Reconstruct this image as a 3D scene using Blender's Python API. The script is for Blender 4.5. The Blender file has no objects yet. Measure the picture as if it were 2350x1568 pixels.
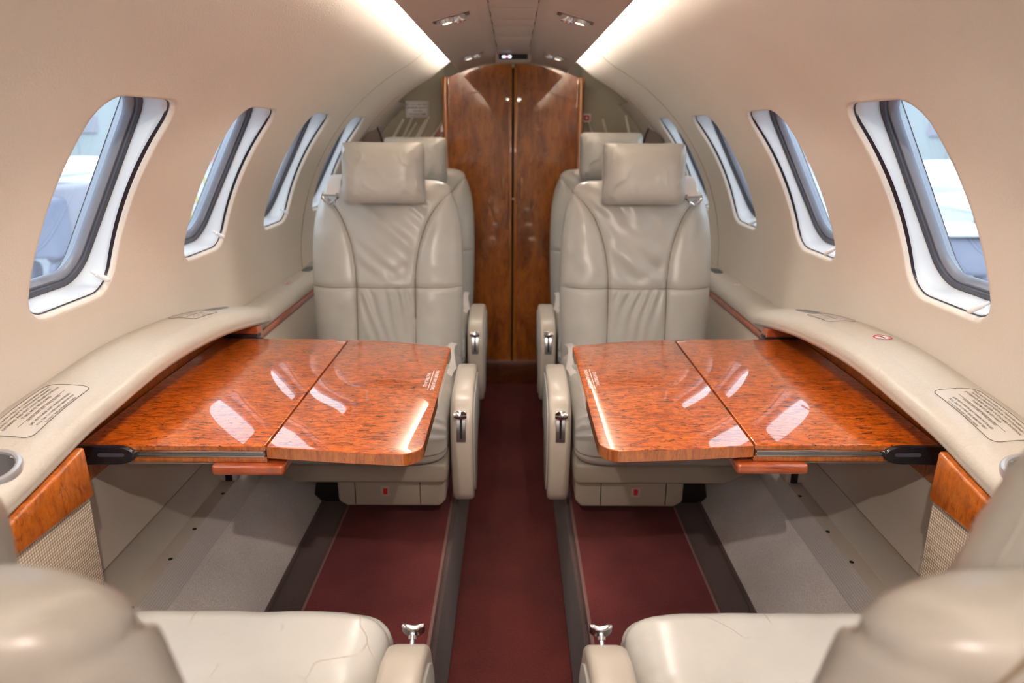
import bpy, bmesh, math, random
from mathutils import Vector, Matrix, noise
R = math.radians
sin, cos, pi = math.sin, math.cos, math.pi
SC = bpy.context.scene
COL = SC.collection

# ------------------------------------------------------------------ camera, world, exposure
# all mesh coordinates below are measured from the eye point; the aisle carpet is z = 0 in the world
EYE = 1.2
cd = bpy.data.cameras.new('cabin_camera')
cam = bpy.data.objects.new('cabin_camera', cd)
COL.objects.link(cam)
cd.sensor_width = 36.0
cd.lens = 1600 * 36.0 / 2350
cd.clip_start = 0.02
cam.location = (0, 0, EYE)
cam.rotation_mode = 'QUATERNION'
_pitch = math.atan(484 / 1600)
cam.rotation_quaternion = (Matrix.Rotation(pi / 2 - _pitch, 3, 'X') @ Matrix.Rotation(R(0.25), 3, 'Z')).to_quaternion()
cd.dof.use_dof = True
cd.dof.focus_distance = 1.18
cd.dof.aperture_fstop = 4.0
SC.camera = cam
SC.view_settings.view_transform = 'Standard'
SC.view_settings.look = 'None'
SC.view_settings.exposure = 0.68
SC.view_settings.gamma = 1.0
SC.view_settings.use_curve_mapping = False

W = bpy.data.worlds.new('hangar_daylight')
SC.world = W
W.use_nodes = True
bg = W.node_tree.nodes['Background']
bg.inputs[0].default_value = (0.80, 0.90, 1.0, 1)
bg.inputs[1].default_value = 2.5

COVE_POWER = 40.0
READ_POWER = 5.0
FILL_POWER = 78.0

# ------------------------------------------------------------------ materials
def nt(name):
    m = bpy.data.materials.new(name)
    m.use_nodes = True
    t = m.node_tree
    return m, t, t.nodes['Principled BSDF']

def simple(name, col, rough=0.5, metal=0.0, coat=0.0, spec=0.5, emit=None, es=0.0):
    m, t, b = nt(name)
    b.inputs['Base Color'].default_value = (*col, 1)
    b.inputs['Roughness'].default_value = rough
    b.inputs['Metallic'].default_value = metal
    b.inputs['Coat Weight'].default_value = coat
    b.inputs['Coat Roughness'].default_value = 0.05
    b.inputs['Specular IOR Level'].default_value = spec
    if emit:
        b.inputs['Emission Color'].default_value = (*emit, 1)
        b.inputs['Emission Strength'].default_value = es
    return m

def N(t, typ, **kw):
    n = t.nodes.new(typ)
    for k, v in kw.items():
        if k.startswith('_'):
            setattr(n, k[1:], v)
        else:
            n.inputs[k.replace('__', ' ')].default_value = v
    return n

def coords(t, scale=(1, 1, 1), rot=(0, 0, 0), mode='Object'):
    tc = t.nodes.new('ShaderNodeTexCoord')
    mp = t.nodes.new('ShaderNodeMapping')
    mp.inputs['Scale'].default_value = scale
    mp.inputs['Rotation'].default_value = rot
    t.links.new(tc.outputs[mode], mp.inputs['Vector'])
    return mp

def ramp(t, stops):
    r = t.nodes.new('ShaderNodeValToRGB')
    e = r.color_ramp.elements
    while len(e) < len(stops):
        e.new(0.5)
    for i, (p, c) in enumerate(stops):
        e[i].position = p
        e[i].color = (*c, 1) if len(c) == 3 else c
    return r

def textured(name, c1, c2, scale=200, rough=0.6, bump=0.15, dist=0.001, stretch=(1, 1, 1), big=3.0, coat=0.0, sheen=0.0):
    """two-tone material: soft large mottling and a fine grain that also makes the bump"""
    m, t, b = nt(name)
    L = t.links.new
    mp = coords(t, stretch)
    n1 = N(t, 'ShaderNodeTexNoise', Scale=scale, Detail=3.0)
    n2 = N(t, 'ShaderNodeTexNoise', Scale=big, Detail=2.0)
    L(mp.outputs[0], n1.inputs['Vector']); L(mp.outputs[0], n2.inputs['Vector'])
    ad = N(t, 'ShaderNodeMath', _operation='ADD')
    L(n1.outputs[0], ad.inputs[0]); L(n2.outputs[0], ad.inputs[1])
    hv = N(t, 'ShaderNodeMath', _operation='MULTIPLY'); hv.inputs[1].default_value = 0.5
    L(ad.outputs[0], hv.inputs[0])
    r = ramp(t, [(0.36, c1), (0.64, c2)])
    L(hv.outputs[0], r.inputs[0]); L(r.outputs[0], b.inputs['Base Color'])
    bp = N(t, 'ShaderNodeBump', Strength=bump, Distance=dist)
    L(n1.outputs[0], bp.inputs['Height']); L(bp.outputs[0], b.inputs['Normal'])
    b.inputs['Roughness'].default_value = rough
    b.inputs['Coat Weight'].default_value = coat
    b.inputs['Coat Roughness'].default_value = 0.25
    b.inputs['Sheen Weight'].default_value = sheen
    return m

def woven(name, light, dark, cell, along=('Y', 'Z'), rough=0.7, depth=0.0008):
    """small basket weave: product of two sine waves in the plane of the panel"""
    m, t, b = nt(name)
    L = t.links.new
    tc = t.nodes.new('ShaderNodeTexCoord')
    sx = t.nodes.new('ShaderNodeSeparateXYZ')
    L(tc.outputs['Object'], sx.inputs[0])
    k = pi / cell
    outs = []
    for ax in along:
        mu = N(t, 'ShaderNodeMath', _operation='MULTIPLY'); mu.inputs[1].default_value = k
        L(sx.outputs[ax], mu.inputs[0])
        sn = N(t, 'ShaderNodeMath', _operation='SINE'); L(mu.outputs[0], sn.inputs[0])
        outs.append(sn)
    pr = N(t, 'ShaderNodeMath', _operation='MULTIPLY')
    L(outs[0].outputs[0], pr.inputs[0]); L(outs[1].outputs[0], pr.inputs[1])
    ab = N(t, 'ShaderNodeMath', _operation='ABSOLUTE'); L(pr.outputs[0], ab.inputs[0])
    r = ramp(t, [(0.12, dark), (0.5, light)])
    L(ab.outputs[0], r.inputs[0]); L(r.outputs[0], b.inputs['Base Color'])
    bp = N(t, 'ShaderNodeBump', Strength=0.6, Distance=depth)
    L(ab.outputs[0], bp.inputs['Height']); L(bp.outputs[0], b.inputs['Normal'])
    b.inputs['Roughness'].default_value = rough
    return m

def leather(name, c1, c2, rough=0.42, crease=0.5, bump=0.5):
    m, t, b = nt(name)
    L = t.links.new
    mp = coords(t, (1, 1, 1))
    fine = N(t, 'ShaderNodeTexNoise', Scale=420.0, Detail=3.0)
    mid = N(t, 'ShaderNodeTexNoise', Scale=9.0, Detail=3.0)
    warp = N(t, 'ShaderNodeTexNoise', Scale=6.0, Detail=2.0)
    for n in (fine, mid, warp):
        L(mp.outputs[0], n.inputs['Vector'])
    mixv = N(t, 'ShaderNodeMix', _data_type='VECTOR'); mixv.inputs[0].default_value = 0.12
    L(mp.outputs[0], mixv.inputs[4]); L(warp.outputs['Color'], mixv.inputs[5])
    vo = N(t, 'ShaderNodeTexVoronoi', _feature='DISTANCE_TO_EDGE', Scale=11.0)
    L(mixv.outputs[1], vo.inputs['Vector'])
    cr = ramp(t, [(0.0, (0, 0, 0)), (0.018, (1, 1, 1))])
    L(vo.outputs['Distance'], cr.inputs[0])
    # creases fade in and out
    msk = ramp(t, [(0.48, (1, 1, 1)), (0.6, (0, 0, 0))])
    L(mid.outputs[0], msk.inputs[0])
    mx = N(t, 'ShaderNodeMath', _operation='MAXIMUM')
    L(cr.outputs[0], mx.inputs[0]); L(msk.outputs[0], mx.inputs[1])
    base = ramp(t, [(0.3, c1), (0.7, c2)])
    L(mid.outputs[0], base.inputs[0])
    dk = N(t, 'ShaderNodeMix', _data_type='RGBA', _blend_type='MULTIPLY'); dk.inputs[0].default_value = crease
    L(base.outputs[0], dk.inputs[6])
    tone = ramp(t, [(0.0, (0.62, 0.52, 0.42)), (1.0, (1, 1, 1))])
    L(mx.outputs[0], tone.inputs[0]); L(tone.outputs[0], dk.inputs[7])
    L(dk.outputs[2], b.inputs['Base Color'])
    b1 = N(t, 'ShaderNodeBump', Strength=bump * 0.5, Distance=0.0004)
    b2 = N(t, 'ShaderNodeBump', Strength=bump * crease, Distance=0.0015)
    b3 = N(t, 'ShaderNodeBump', Strength=0.3, Distance=0.004)
    L(fine.outputs[0], b1.inputs['Height'])
    L(mx.outputs[0], b2.inputs['Height']); L(b1.outputs[0], b2.inputs['Normal'])
    wr = N(t, 'ShaderNodeTexNoise', Scale=22.0, Detail=2.0); L(mp.outputs[0], wr.inputs['Vector'])
    L(wr.outputs[0], b3.inputs['Height']); L(b2.outputs[0], b3.inputs['Normal'])
    L(b3.outputs[0], b.inputs['Normal'])
    b.inputs['Roughness'].default_value = rough
    b.inputs['Coat Weight'].default_value = 0.4
    b.inputs['Coat Roughness'].default_value = 0.24
    return m

def burl(name, light, mid, dark, stretch=(5, 30, 5), fleck=1.0, rough=0.3, coat=1.0, scale=1.0):
    """lacquered figured veneer with small dark flecks drawn out along one axis"""
    m, t, b = nt(name)
    L = t.links.new
    mp = coords(t, tuple(s * scale for s in stretch))
    n1 = N(t, 'ShaderNodeTexNoise', Scale=1.6, Detail=5.0, Roughness=0.6, Distortion=0.6)
    n2 = N(t, 'ShaderNodeTexNoise', Scale=6.5, Detail=3.0, Roughness=0.55, Distortion=1.6)
    mp2 = coords(t, (3.2, 3.2, 3.2))
    n3 = N(t, 'ShaderNodeTexNoise', Scale=1.5, Detail=2.0)
    L(mp.outputs[0], n1.inputs['Vector']); L(mp.outputs[0], n2.inputs['Vector']); L(mp2.outputs[0], n3.inputs['Vector'])
    r1 = ramp(t, [(0.30, mid), (0.50, light), (0.72, mid)])
    L(n1.outputs[0], r1.inputs[0])
    r2 = ramp(t, [(0.0, (0, 0, 0)), (0.37, (0, 0, 0)), (0.42, (1, 1, 1)), (1.0, (1, 1, 1))])
    L(n2.outputs[0], r2.inputs[0])
    # second set: thin curls where the noise crosses one half
    sb = N(t, 'ShaderNodeMath', _operation='SUBTRACT'); sb.inputs[1].default_value = 0.52
    L(n2.outputs[0], sb.inputs[0])
    ab = N(t, 'ShaderNodeMath', _operation='ABSOLUTE'); L(sb.outputs[0], ab.inputs[0])
    r3 = ramp(t, [(0.0, (0, 0, 0)), (0.012, (1, 1, 1))]); L(ab.outputs[0], r3.inputs[0])
    rm = ramp(t, [(0.44, (1, 1, 1)), (0.56, (0, 0, 0))]); L(n3.outputs[0], rm.inputs[0])
    mx = N(t, 'ShaderNodeMath', _operation='MAXIMUM'); L(r3.outputs[0], mx.inputs[0]); L(rm.outputs[0], mx.inputs[1])
    mn = N(t, 'ShaderNodeMath', _operation='MINIMUM'); L(r2.outputs[0], mn.inputs[0]); L(mx.outputs[0], mn.inputs[1])
    iv = N(t, 'ShaderNodeMath', _operation='SUBTRACT'); iv.inputs[0].default_value = 1.0
    L(mn.outputs[0], iv.inputs[1])
    fk = N(t, 'ShaderNodeMath', _operation='MULTIPLY'); fk.inputs[1].default_value = fleck
    L(iv.outputs[0], fk.inputs[0])
    mixc = N(t, 'ShaderNodeMix', _data_type='RGBA')
    L(fk.outputs[0], mixc.inputs[0]); L(r1.outputs[0], mixc.inputs[6]); mixc.inputs[7].default_value = (*dark, 1)
    mp4 = coords(t, tuple(q * scale * 2.6 for q in stretch))
    n4 = N(t, 'ShaderNodeTexNoise', Scale=2.2, Detail=5.0, Roughness=0.7, Distortion=0.8); L(mp4.outputs[0], n4.inputs['Vector'])
    r4 = ramp(t, [(0.36, (0.40, 0.31, 0.26)), (0.47, (0.84, 0.80, 0.77)), (0.62, (1.30, 1.30, 1.30))]); L(n4.outputs[0], r4.inputs[0])
    mul = N(t, 'ShaderNodeMix', _data_type='RGBA', _blend_type='MULTIPLY'); mul.inputs[0].default_value = min(1.0, fleck)
    L(mixc.outputs[2], mul.inputs[6]); L(r4.outputs[0], mul.inputs[7])
    L(mul.outputs[2], b.inputs['Base Color'])
    b.inputs['Roughness'].default_value = rough
    b.inputs['Coat Weight'].default_value = coat
    b.inputs['Coat Roughness'].default_value = 0.02
    b.inputs['Coat IOR'].default_value = 1.75
    wv = N(t, 'ShaderNodeTexNoise', Scale=5.0, Detail=2.0); mp3 = coords(t, (1, 1, 1)); L(mp3.outputs[0], wv.inputs['Vector'])
    wb = N(t, 'ShaderNodeBump', Strength=0.05, Distance=0.01)
    L(wv.outputs[0], wb.inputs['Height']); L(wb.outputs[0], b.inputs['Coat Normal'])
    return m

def glass(name):
    m = bpy.data.materials.new(name); m.use_nodes = True
    t = m.node_tree; t.nodes.clear(); L = t.links.new
    o = t.nodes.new('ShaderNodeOutputMaterial')
    tr = t.nodes.new('ShaderNodeBsdfTransparent'); tr.inputs[0].default_value = (0.95, 0.98, 1, 1)
    gl = t.nodes.new('ShaderNodeBsdfGlossy'); gl.inputs['Roughness'].default_value = 0.02
    lw = t.nodes.new('ShaderNodeLayerWeight'); lw.inputs[0].default_value = 0.5
    pw = N(t, 'ShaderNodeMath', _operation='POWER'); pw.inputs[1].default_value = 5.0
    ad = N(t, 'ShaderNodeMath', _operation='MULTIPLY_ADD'); ad.inputs[1].default_value = 0.9; ad.inputs[2].default_value = 0.04
    L(lw.outputs['Facing'], pw.inputs[0]); L(pw.outputs[0], ad.inputs[0])
    mx = t.nodes.new('ShaderNodeMixShader')
    L(ad.outputs[0], mx.inputs[0]); L(tr.outputs[0], mx.inputs[1]); L(gl.outputs[0], mx.inputs[2])
    L(mx.outputs[0], o.inputs[0])
    return m

M = {}
M['liner'] = textured('liner_fabric', (0.675, 0.608, 0.530), (0.715, 0.645, 0.565), scale=330, rough=0.75, bump=0.35, dist=0.0012)
M['liner_end'] = textured('liner_trim', (0.66, 0.55, 0.42), (0.70, 0.58, 0.45), scale=300, rough=0.7, bump=0.15)
M['headliner'] = textured('headliner_plastic', (0.60, 0.50, 0.44), (0.64, 0.535, 0.47), scale=350, rough=0.6, bump=0.15)
M['skin'] = simple('fuselage_skin', (0.35, 0.35, 0.36), 0.6)
M['leather'] = leather('cream_leather', (0.485, 0.466, 0.424), (0.53, 0.51, 0.464), rough=0.36, crease=0.0, bump=0.5)
M['leather_soft'] = leather('cream_leather_soft', (0.485, 0.466, 0.424), (0.53, 0.51, 0.464), rough=0.36, crease=0.0, bump=0.6)
M['leather_creased'] = leather('cream_leather_creased', (0.485, 0.466, 0.424), (0.53, 0.51, 0.464), rough=0.34, crease=0.6, bump=0.6)
M['arm_leather'] = leather('armrest_leather', (0.53, 0.47, 0.385), (0.57, 0.505, 0.42), rough=0.4, crease=0.0, bump=0.25)
M['ledge'] = textured('ledge_leather', (0.53, 0.48, 0.41), (0.575, 0.525, 0.45), scale=260, rough=0.42, bump=0.5, dist=0.0012, coat=0.2)
M['seam'] = simple('seam_thread', (0.26, 0.19, 0.12), 0.8)
M['panel'] = textured('sidewall_plastic', (0.48, 0.42, 0.35), (0.52, 0.455, 0.38), scale=500, rough=0.55, bump=0.1)
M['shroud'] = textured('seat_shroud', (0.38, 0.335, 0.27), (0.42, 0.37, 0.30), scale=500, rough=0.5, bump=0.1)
M['weave'] = woven('woven_panel', (0.62, 0.50, 0.38), (0.20, 0.15, 0.11), 0.0045)
M['weave_low'] = woven('woven_kick_band', (0.52, 0.475, 0.44), (0.40, 0.36, 0.33), 0.0034, along=('Y', 'X'))
M['side_carpet'] = textured('pale_side_carpet', (0.46, 0.41, 0.375), (0.73, 0.665, 0.615), scale=420, rough=1.0, bump=0.9, dist=0.002, big=5, sheen=0.2)
M['brown_carpet'] = textured('brown_carpet', (0.045, 0.024, 0.022), (0.115, 0.064, 0.057), scale=520, rough=1.0, bump=0.8, dist=0.002, big=4, sheen=0.15)
M['red_carpet'] = textured('burgundy_carpet', (0.085, 0.010, 0.011), (0.20, 0.034, 0.034), scale=450, rough=1.0, bump=0.8, dist=0.002, big=6, sheen=0.04)
M['aisle_carpet'] = textured('aisle_burgundy_carpet', (0.055, 0.006, 0.006), (0.14, 0.018, 0.014), scale=450, rough=1.0, bump=0.8, dist=0.002, big=3.5, sheen=0.03)
M['binding'] = textured('carpet_binding', (0.20, 0.105, 0.09), (0.27, 0.15, 0.13), scale=300, rough=0.9)
M['burl'] = burl('lacquered_burl', (0.66, 0.138, 0.006), (0.36, 0.052, 0.002), (0.05, 0.008, 0.001), stretch=(8, 30, 8))
M['burl_edge'] = burl('lacquered_burl_edge', (0.46, 0.13, 0.020), (0.30, 0.06, 0.010), (0.20, 0.04, 0.008), stretch=(26, 26, 5), fleck=0.5)
M['fascia'] = burl('fascia_burl', (0.56, 0.15, 0.016), (0.42, 0.095, 0.009), (0.24, 0.045, 0.006), stretch=(12, 12, 5), fleck=0.6)
M['red_wood'] = burl('red_varnished_edge', (0.42, 0.085, 0.020), (0.30, 0.05, 0.012), (0.14, 0.02, 0.006), stretch=(4, 14, 14), fleck=0.3)
M['door_wood'] = burl('door_veneer', (0.46, 0.135, 0.012), (0.17, 0.034, 0.003), (0.05, 0.010, 0.002), stretch=(5, 5, 1.6), fleck=0.35, rough=0.35, coat=0.8)
M['shaded_sill'] = burl('shaded_sill_wood', (0.13, 0.035, 0.006), (0.07, 0.016, 0.003), (0.03, 0.006, 0.002), stretch=(3, 9, 9), fleck=0.3, rough=0.4, coat=0.4)  # door wood darkened, the dimmer light at the sill put into its colour
M['door_edge'] = burl('door_edge_wood', (0.50, 0.17, 0.022), (0.32, 0.085, 0.010), (0.14, 0.03, 0.004), stretch=(14, 14, 1.5), fleck=0.2)
M['bulkhead'] = simple('olive_bulkhead', (0.42, 0.37, 0.27), 0.35, coat=0.3)
M['streak'] = simple('pale_streak', (0.85, 0.80, 0.70), 0.35)
M['reveal'] = simple('white_window_reveal', (0.60, 0.595, 0.60), 0.35)
M['gasket'] = simple('grey_window_gasket', (0.22, 0.23, 0.27), 0.35)
M['gasket_dark'] = simple('dark_window_gasket', (0.07, 0.07, 0.09), 0.4)
M['glass'] = glass('window_glass')
M['knob'] = simple('clear_shade_knob', (0.80, 0.80, 0.82), 0.12, coat=0.6)
M['chrome'] = simple('chrome', (0.80, 0.80, 0.82), 0.12, metal=1)
M['brushed'] = simple('brushed_metal', (0.50, 0.50, 0.53), 0.30, metal=1)
M['rail'] = simple('aluminium_rail', (0.62, 0.58, 0.55), 0.25, metal=1)
M['black'] = simple('black_plastic', (0.012, 0.012, 0.016), 0.25, coat=0.3)
M['slot'] = simple('dark_slot', (0.01, 0.008, 0.006), 0.8)
M['grey_arm'] = simple('grey_armrest_side', (0.40, 0.38, 0.34), 0.5)
M['cup'] = simple('grey_cup_liner', (0.21, 0.20, 0.21), 0.4)
M['ring'] = simple('satin_cup_ring', (0.55, 0.55, 0.57), 0.3, metal=0.6)
M['belt'] = simple('pale_webbing', (0.66, 0.60, 0.55), 0.7)
M['belt_dark'] = simple('brown_webbing', (0.20, 0.15, 0.125), 0.7)
M['ink'] = simple('dark_ink', (0.10, 0.065, 0.055), 0.7)
M['ink_white'] = simple('white_print', (0.90, 0.82, 0.80), 0.5)
M['ink_red'] = simple('red_print', (0.62, 0.02, 0.04), 0.4)
M['label_film'] = simple('label_film', (0.60, 0.555, 0.50), 0.3)
M['white_card'] = simple('white_card', (0.88, 0.86, 0.86), 0.5)
M['display'] = simple('black_display', (0.006, 0.006, 0.008), 0.3)
M['lamp'] = simple('lamp_lens', (0.9, 0.85, 0.75), 0.3, emit=(1, 0.80, 0.58), es=2)
M['cove'] = simple('cove_lamp', (1, 1, 1), 0.5, emit=(1, 0.97, 0.90), es=COVE_POWER)
M['fill'] = simple('fill_lamp', (1, 1, 1), 0.5, emit=(1, 0.83, 0.74), es=FILL_POWER)  # lens of the added fill light behind the camera
M['glow_blue'] = simple('display_blue_glow', (0.5, 0.6, 1), 0.5, emit=(0.65, 0.72, 1.0), es=1.3)
M['glow_red'] = simple('display_red_glow', (0.8, 0.1, 0.1), 0.5, emit=(1.0, 0.25, 0.35), es=0.9)
M['out_white'] = simple('white_paint', (0.72, 0.73, 0.75), 0.4)
M['out_floor'] = simple('hangar_floor_paint', (0.34, 0.37, 0.42), 0.5)
M['out_wall'] = simple('hangar_cladding', (0.30, 0.34, 0.345), 0.7)
M['out_blue'] = simple('blue_grey_canvas', (0.17, 0.19, 0.26), 0.7)
M['out_lilac'] = simple('lilac_grey_panel', (0.26, 0.255, 0.30), 0.7)
M['out_yellow'] = simple('yellow_paint', (0.50, 0.44, 0.14), 0.6)
M['out_red'] = simple('red_stripe', (0.6, 0.16, 0.18), 0.6)
M['slot_blue'] = simple('dark_blue_gap', (0.012, 0.016, 0.03), 0.4)
M['vent'] = simple('dark_vent', (0.12, 0.13, 0.14), 0.5)

# ------------------------------------------------------------------ mesh helpers
class MB:
    def __init__(s):
        s.v = []; s.f = []
    def add(s, vs, fs):
        o = len(s.v)
        s.v += [tuple(v) for v in vs]
        s.f += [tuple(i + o for i in f) for f in fs]
        return s
    def grid(s, P, cu=False, cv=False, flip=False):
        """P: rows of points. cu closes each row, cv closes the rows"""
        nr, nc = len(P), len(P[0])
        vs = [p for r in P for p in r]
        fs = []
        for i in range(nr if cv else nr - 1):
            for j in range(nc if cu else nc - 1):
                a = i * nc + j; b = i * nc + (j + 1) % nc
                c = ((i + 1) % nr) * nc + (j + 1) % nc; d = ((i + 1) % nr) * nc + j
                fs.append((d, c, b, a) if flip else (a, b, c, d))
        return s.add(vs, fs)
    def loft(s, P, caps=True):
        nr, nc = len(P), len(P[0])
        s.grid(P, cu=True)
        if caps:
            o = len(s.v) - nr * nc
            s.f.append(tuple(o + j for j in reversed(range(nc))))
            s.f.append(tuple(o + (nr - 1) * nc + j for j in range(nc)))
        return s
    def box(s, a, b):
        x0, y0, z0 = a; x1, y1, z1 = b
        vs = [(x0, y0, z0), (x1, y0, z0), (x1, y1, z0), (x0, y1, z0), (x0, y0, z1), (x1, y0, z1), (x1, y1, z1), (x0, y1, z1)]
        return s.add(vs, [(0, 3, 2, 1), (4, 5, 6, 7), (0, 1, 5, 4), (1, 2, 6, 5), (2, 3, 7, 6), (3, 0, 4, 7)])
    def tube(s, pts, r, n=10, caps=True, closed=False):
        pts = [Vector(p) for p in pts]
        rows = []
        up = Vector((0, 0, 1))
        m = len(pts)
        for i, p in enumerate(pts):
            if closed:
                d = pts[(i + 1) % m] - pts[i - 1]
            else:
                d = pts[min(i + 1, m - 1)] - pts[max(i - 1, 0)]
            d.normalize()
            u = up if abs(d.dot(up)) < 0.9 else Vector((1, 0, 0))
            a = d.cross(u).normalized(); b = a.cross(d).normalized()
            rr = r[i] if isinstance(r, (list, tuple)) else r
            rows.append([p + a * cos(2 * pi * k / n) * rr + b * sin(2 * pi * k / n) * rr for k in range(n)])
        if closed:
            return s.grid(rows, cu=True, cv=True)
        return s.loft(rows, caps)
    def lathe(s, c, prof, n=32, axis=(0, 0, 1), caps=False):
        """prof: (radius, height) pairs round an axis through c"""
        ax = Vector(axis).normalized()
        u = Vector((0, 0, 1)) if abs(ax.z) < 0.9 else Vector((1, 0, 0))
        a = ax.cross(u).normalized(); b = ax.cross(a).normalized()
        c = Vector(c)
        rows = [[c + ax * h + (a * cos(2 * pi * k / n) + b * sin(2 * pi * k / n)) * r for k in range(n)] for r, h in prof]
        return s.loft(rows, caps)

def bevelled(mb, w, seg=3):
    bm = bmesh.new()
    vs = [bm.verts.new(v) for v in mb.v]
    for f in mb.f:
        try: bm.faces.new([vs[i] for i in f])
        except ValueError: pass
    bmesh.ops.remove_doubles(bm, verts=bm.verts, dist=1e-6)
    bmesh.ops.recalc_face_normals(bm, faces=bm.faces)
    es = [e for e in bm.edges if len(e.link_faces) == 2 and e.calc_face_angle(0) > 0.6]
    bmesh.ops.bevel(bm, geom=es, offset=w, offset_type='OFFSET', segments=seg, profile=0.5, affect='EDGES', clamp_overlap=True)
    bm.verts.ensure_lookup_table()
    bm.verts.index_update()
    o = MB()
    o.v = [tuple(v.co) for v in bm.verts]
    o.f = [tuple(v.index for v in f.verts) for f in bm.faces]
    bm.free()
    return o

def prism(outline, a, b, axis='z', bev=0.0, seg=3):
    """outline of 2D points extruded from a to b along axis; outline lies in the other two axes in order"""
    def P(u, v, w):
        return {'z': (u, v, w), 'y': (u, w, v), 'x': (w, u, v)}[axis]
    n = len(outline)
    m = MB()
    m.add([P(u, v, a) for u, v in outline] + [P(u, v, b) for u, v in outline],
          [tuple(range(n)), tuple(reversed(range(n, 2 * n)))] + [(i, i + n, (i + 1) % n + n, (i + 1) % n) for i in range(n)])
    return bevelled(m, bev, seg) if bev else m

def rrect(w, h, r, n=6, cx=0, cy=0):
    """rounded rectangle outline, w and h are full sizes, r may be one value or four"""
    rs = r if isinstance(r, (list, tuple)) else [r] * 4
    out = []
    for k, (sx, sy) in enumerate(((1, 1), (-1, 1), (-1, -1), (1, -1))):
        q = rs[k]
        for i in range(n + 1):
            a = (k + i / n) * pi / 2
            out.append((cx + sx * (w / 2 - q) + q * cos(a), cy + sy * (h / 2 - q) + q * sin(a)))
    return out

EYEV = Vector((0, 0, EYE))
def world_loc(o):
    p = Vector(o.location)
    while o.parent:
        o = o.parent
        p = p + Vector(o.location)
    return p

def obj(name, mb, mat, parent=None, angle=40, weld=True, base=None):
    """link one mesh object; the mesh is given in eye-based coordinates"""
    me = bpy.data.meshes.new(name)
    if parent is not None:
        org = world_loc(parent) - EYEV
    elif base is not None:
        org = Vector(base)
    else:
        xs = [v[0] for v in mb.v]; ys = [v[1] for v in mb.v]; zs = [v[2] for v in mb.v]
        org = Vector(((min(xs) + max(xs)) / 2, (min(ys) + max(ys)) / 2, min(zs)))
    bm = bmesh.new()
    vs = [bm.verts.new(Vector(v) - org) for v in mb.v]
    for f in mb.f:
        try: bm.faces.new([vs[i] for i in f])
        except ValueError: pass
    if weld:
        bmesh.ops.remove_doubles(bm, verts=bm.verts, dist=1e-5)
    bmesh.ops.recalc_face_normals(bm, faces=bm.faces)
    for f in bm.faces: f.smooth = True
    bm.to_mesh(me); bm.free()
    me.set_sharp_from_angle(angle=R(angle))
    me.materials.append(M[mat] if isinstance(mat, str) else mat)
    o = bpy.data.objects.new(name, me)
    COL.objects.link(o)
    if parent is not None: o.parent = parent
    else: o.location = org + EYEV
    return o

def thing(name, label, cat, loc, group=None, kind=None):
    o = bpy.data.objects.new(name, None)
    COL.objects.link(o)
    o.empty_display_size = 0.05
    o.location = Vector(loc) + EYEV
    return tag(o, label, cat, group, kind)

def tag(o, label=None, cat=None, group=None, kind=None):
    if label: o['label'] = label
    if cat: o['category'] = cat
    if group: o['group'] = group
    if kind: o['kind'] = kind
    return o

def struct(name, mb, mat, **kw):
    return tag(obj(name, mb, mat, **kw), kind='structure')

def dup(root, loc, rotz=0.0, label=None, group=None, tilt={}):
    r = root.copy(); COL.objects.link(r)
    r.location = Vector(loc) + EYEV
    r.rotation_euler = (0, 0, rotz)
    if label: r['label'] = label
    if group: r['group'] = group
    for ch in list(root.children):
        c = ch.copy(); COL.objects.link(c); c.parent = r
        if ch.name.split('.')[0] in tilt: tl = tilt[ch.name.split('.')[0]]; c.rotation_euler = (R(tl[0]), R(tl[2]) if len(tl) > 2 else 0, 0); c.location = Vector(c.location) + Vector(tilt[ch.name.split('.')[0]][1])
        for g in list(ch.children):
            d = g.copy(); COL.objects.link(d); d.parent = c
    return r

def interp(x, tab):
    if x <= tab[0][0]: return tab[0][1]
    for (a, fa), (b, fb) in zip(tab, tab[1:]):
        if x <= b:
            t = (x - a) / (b - a)
            return fa + (fb - fa) * t
    return tab[-1][1]

def smooth_tab(x, tab):
    if x <= tab[0][0]: return tab[0][1]
    if x >= tab[-1][0]: return tab[-1][1]
    for i in range(len(tab) - 1):
        if x <= tab[i + 1][0]:
            p0 = tab[max(i - 1, 0)]; p1 = tab[i]; p2 = tab[i + 1]; p3 = tab[min(i + 2, len(tab) - 1)]
            h = p2[0] - p1[0]
            m1 = (p2[1] - p0[1]) / max(p2[0] - p0[0], 1e-9); m2 = (p3[1] - p1[1]) / max(p3[0] - p1[0], 1e-9)
            t = (x - p1[0]) / h
            return ((2*t**3 - 3*t*t + 1) * p1[1] + (t**3 - 2*t*t + t) * h * m1 + (-2*t**3 + 3*t*t) * p2[1] + (t**3 - t*t) * h * m2)

def gs(x, s): return math.exp(-(x / s) ** 2)

def text_shapes(lines):
    """lines: (string, size, u, v). returns 2D vertices and faces of the lettering, u along the line, v up"""
    V, F = [], []
    for s, size, u, v in lines:
        c = bpy.data.curves.new('lettering', 'FONT')
        c.body = s; c.size = size; c.align_x = 'CENTER'; c.resolution_u = 1
        c.offset = size * 0.012
        o = bpy.data.objects.new('lettering', c)
        me = o.to_mesh()
        k = len(V)
        V += [(p.co.x + u, p.co.y + v) for p in me.vertices]
        F += [tuple(i + k for i in p.vertices) for p in me.polygons]
        o.to_mesh_clear()
        bpy.data.objects.remove(o); bpy.data.curves.remove(c)
    return V, F

def mapped(V, F, fn):
    m = MB(); m.add([fn(u, v) for u, v in V], F); return m

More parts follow.
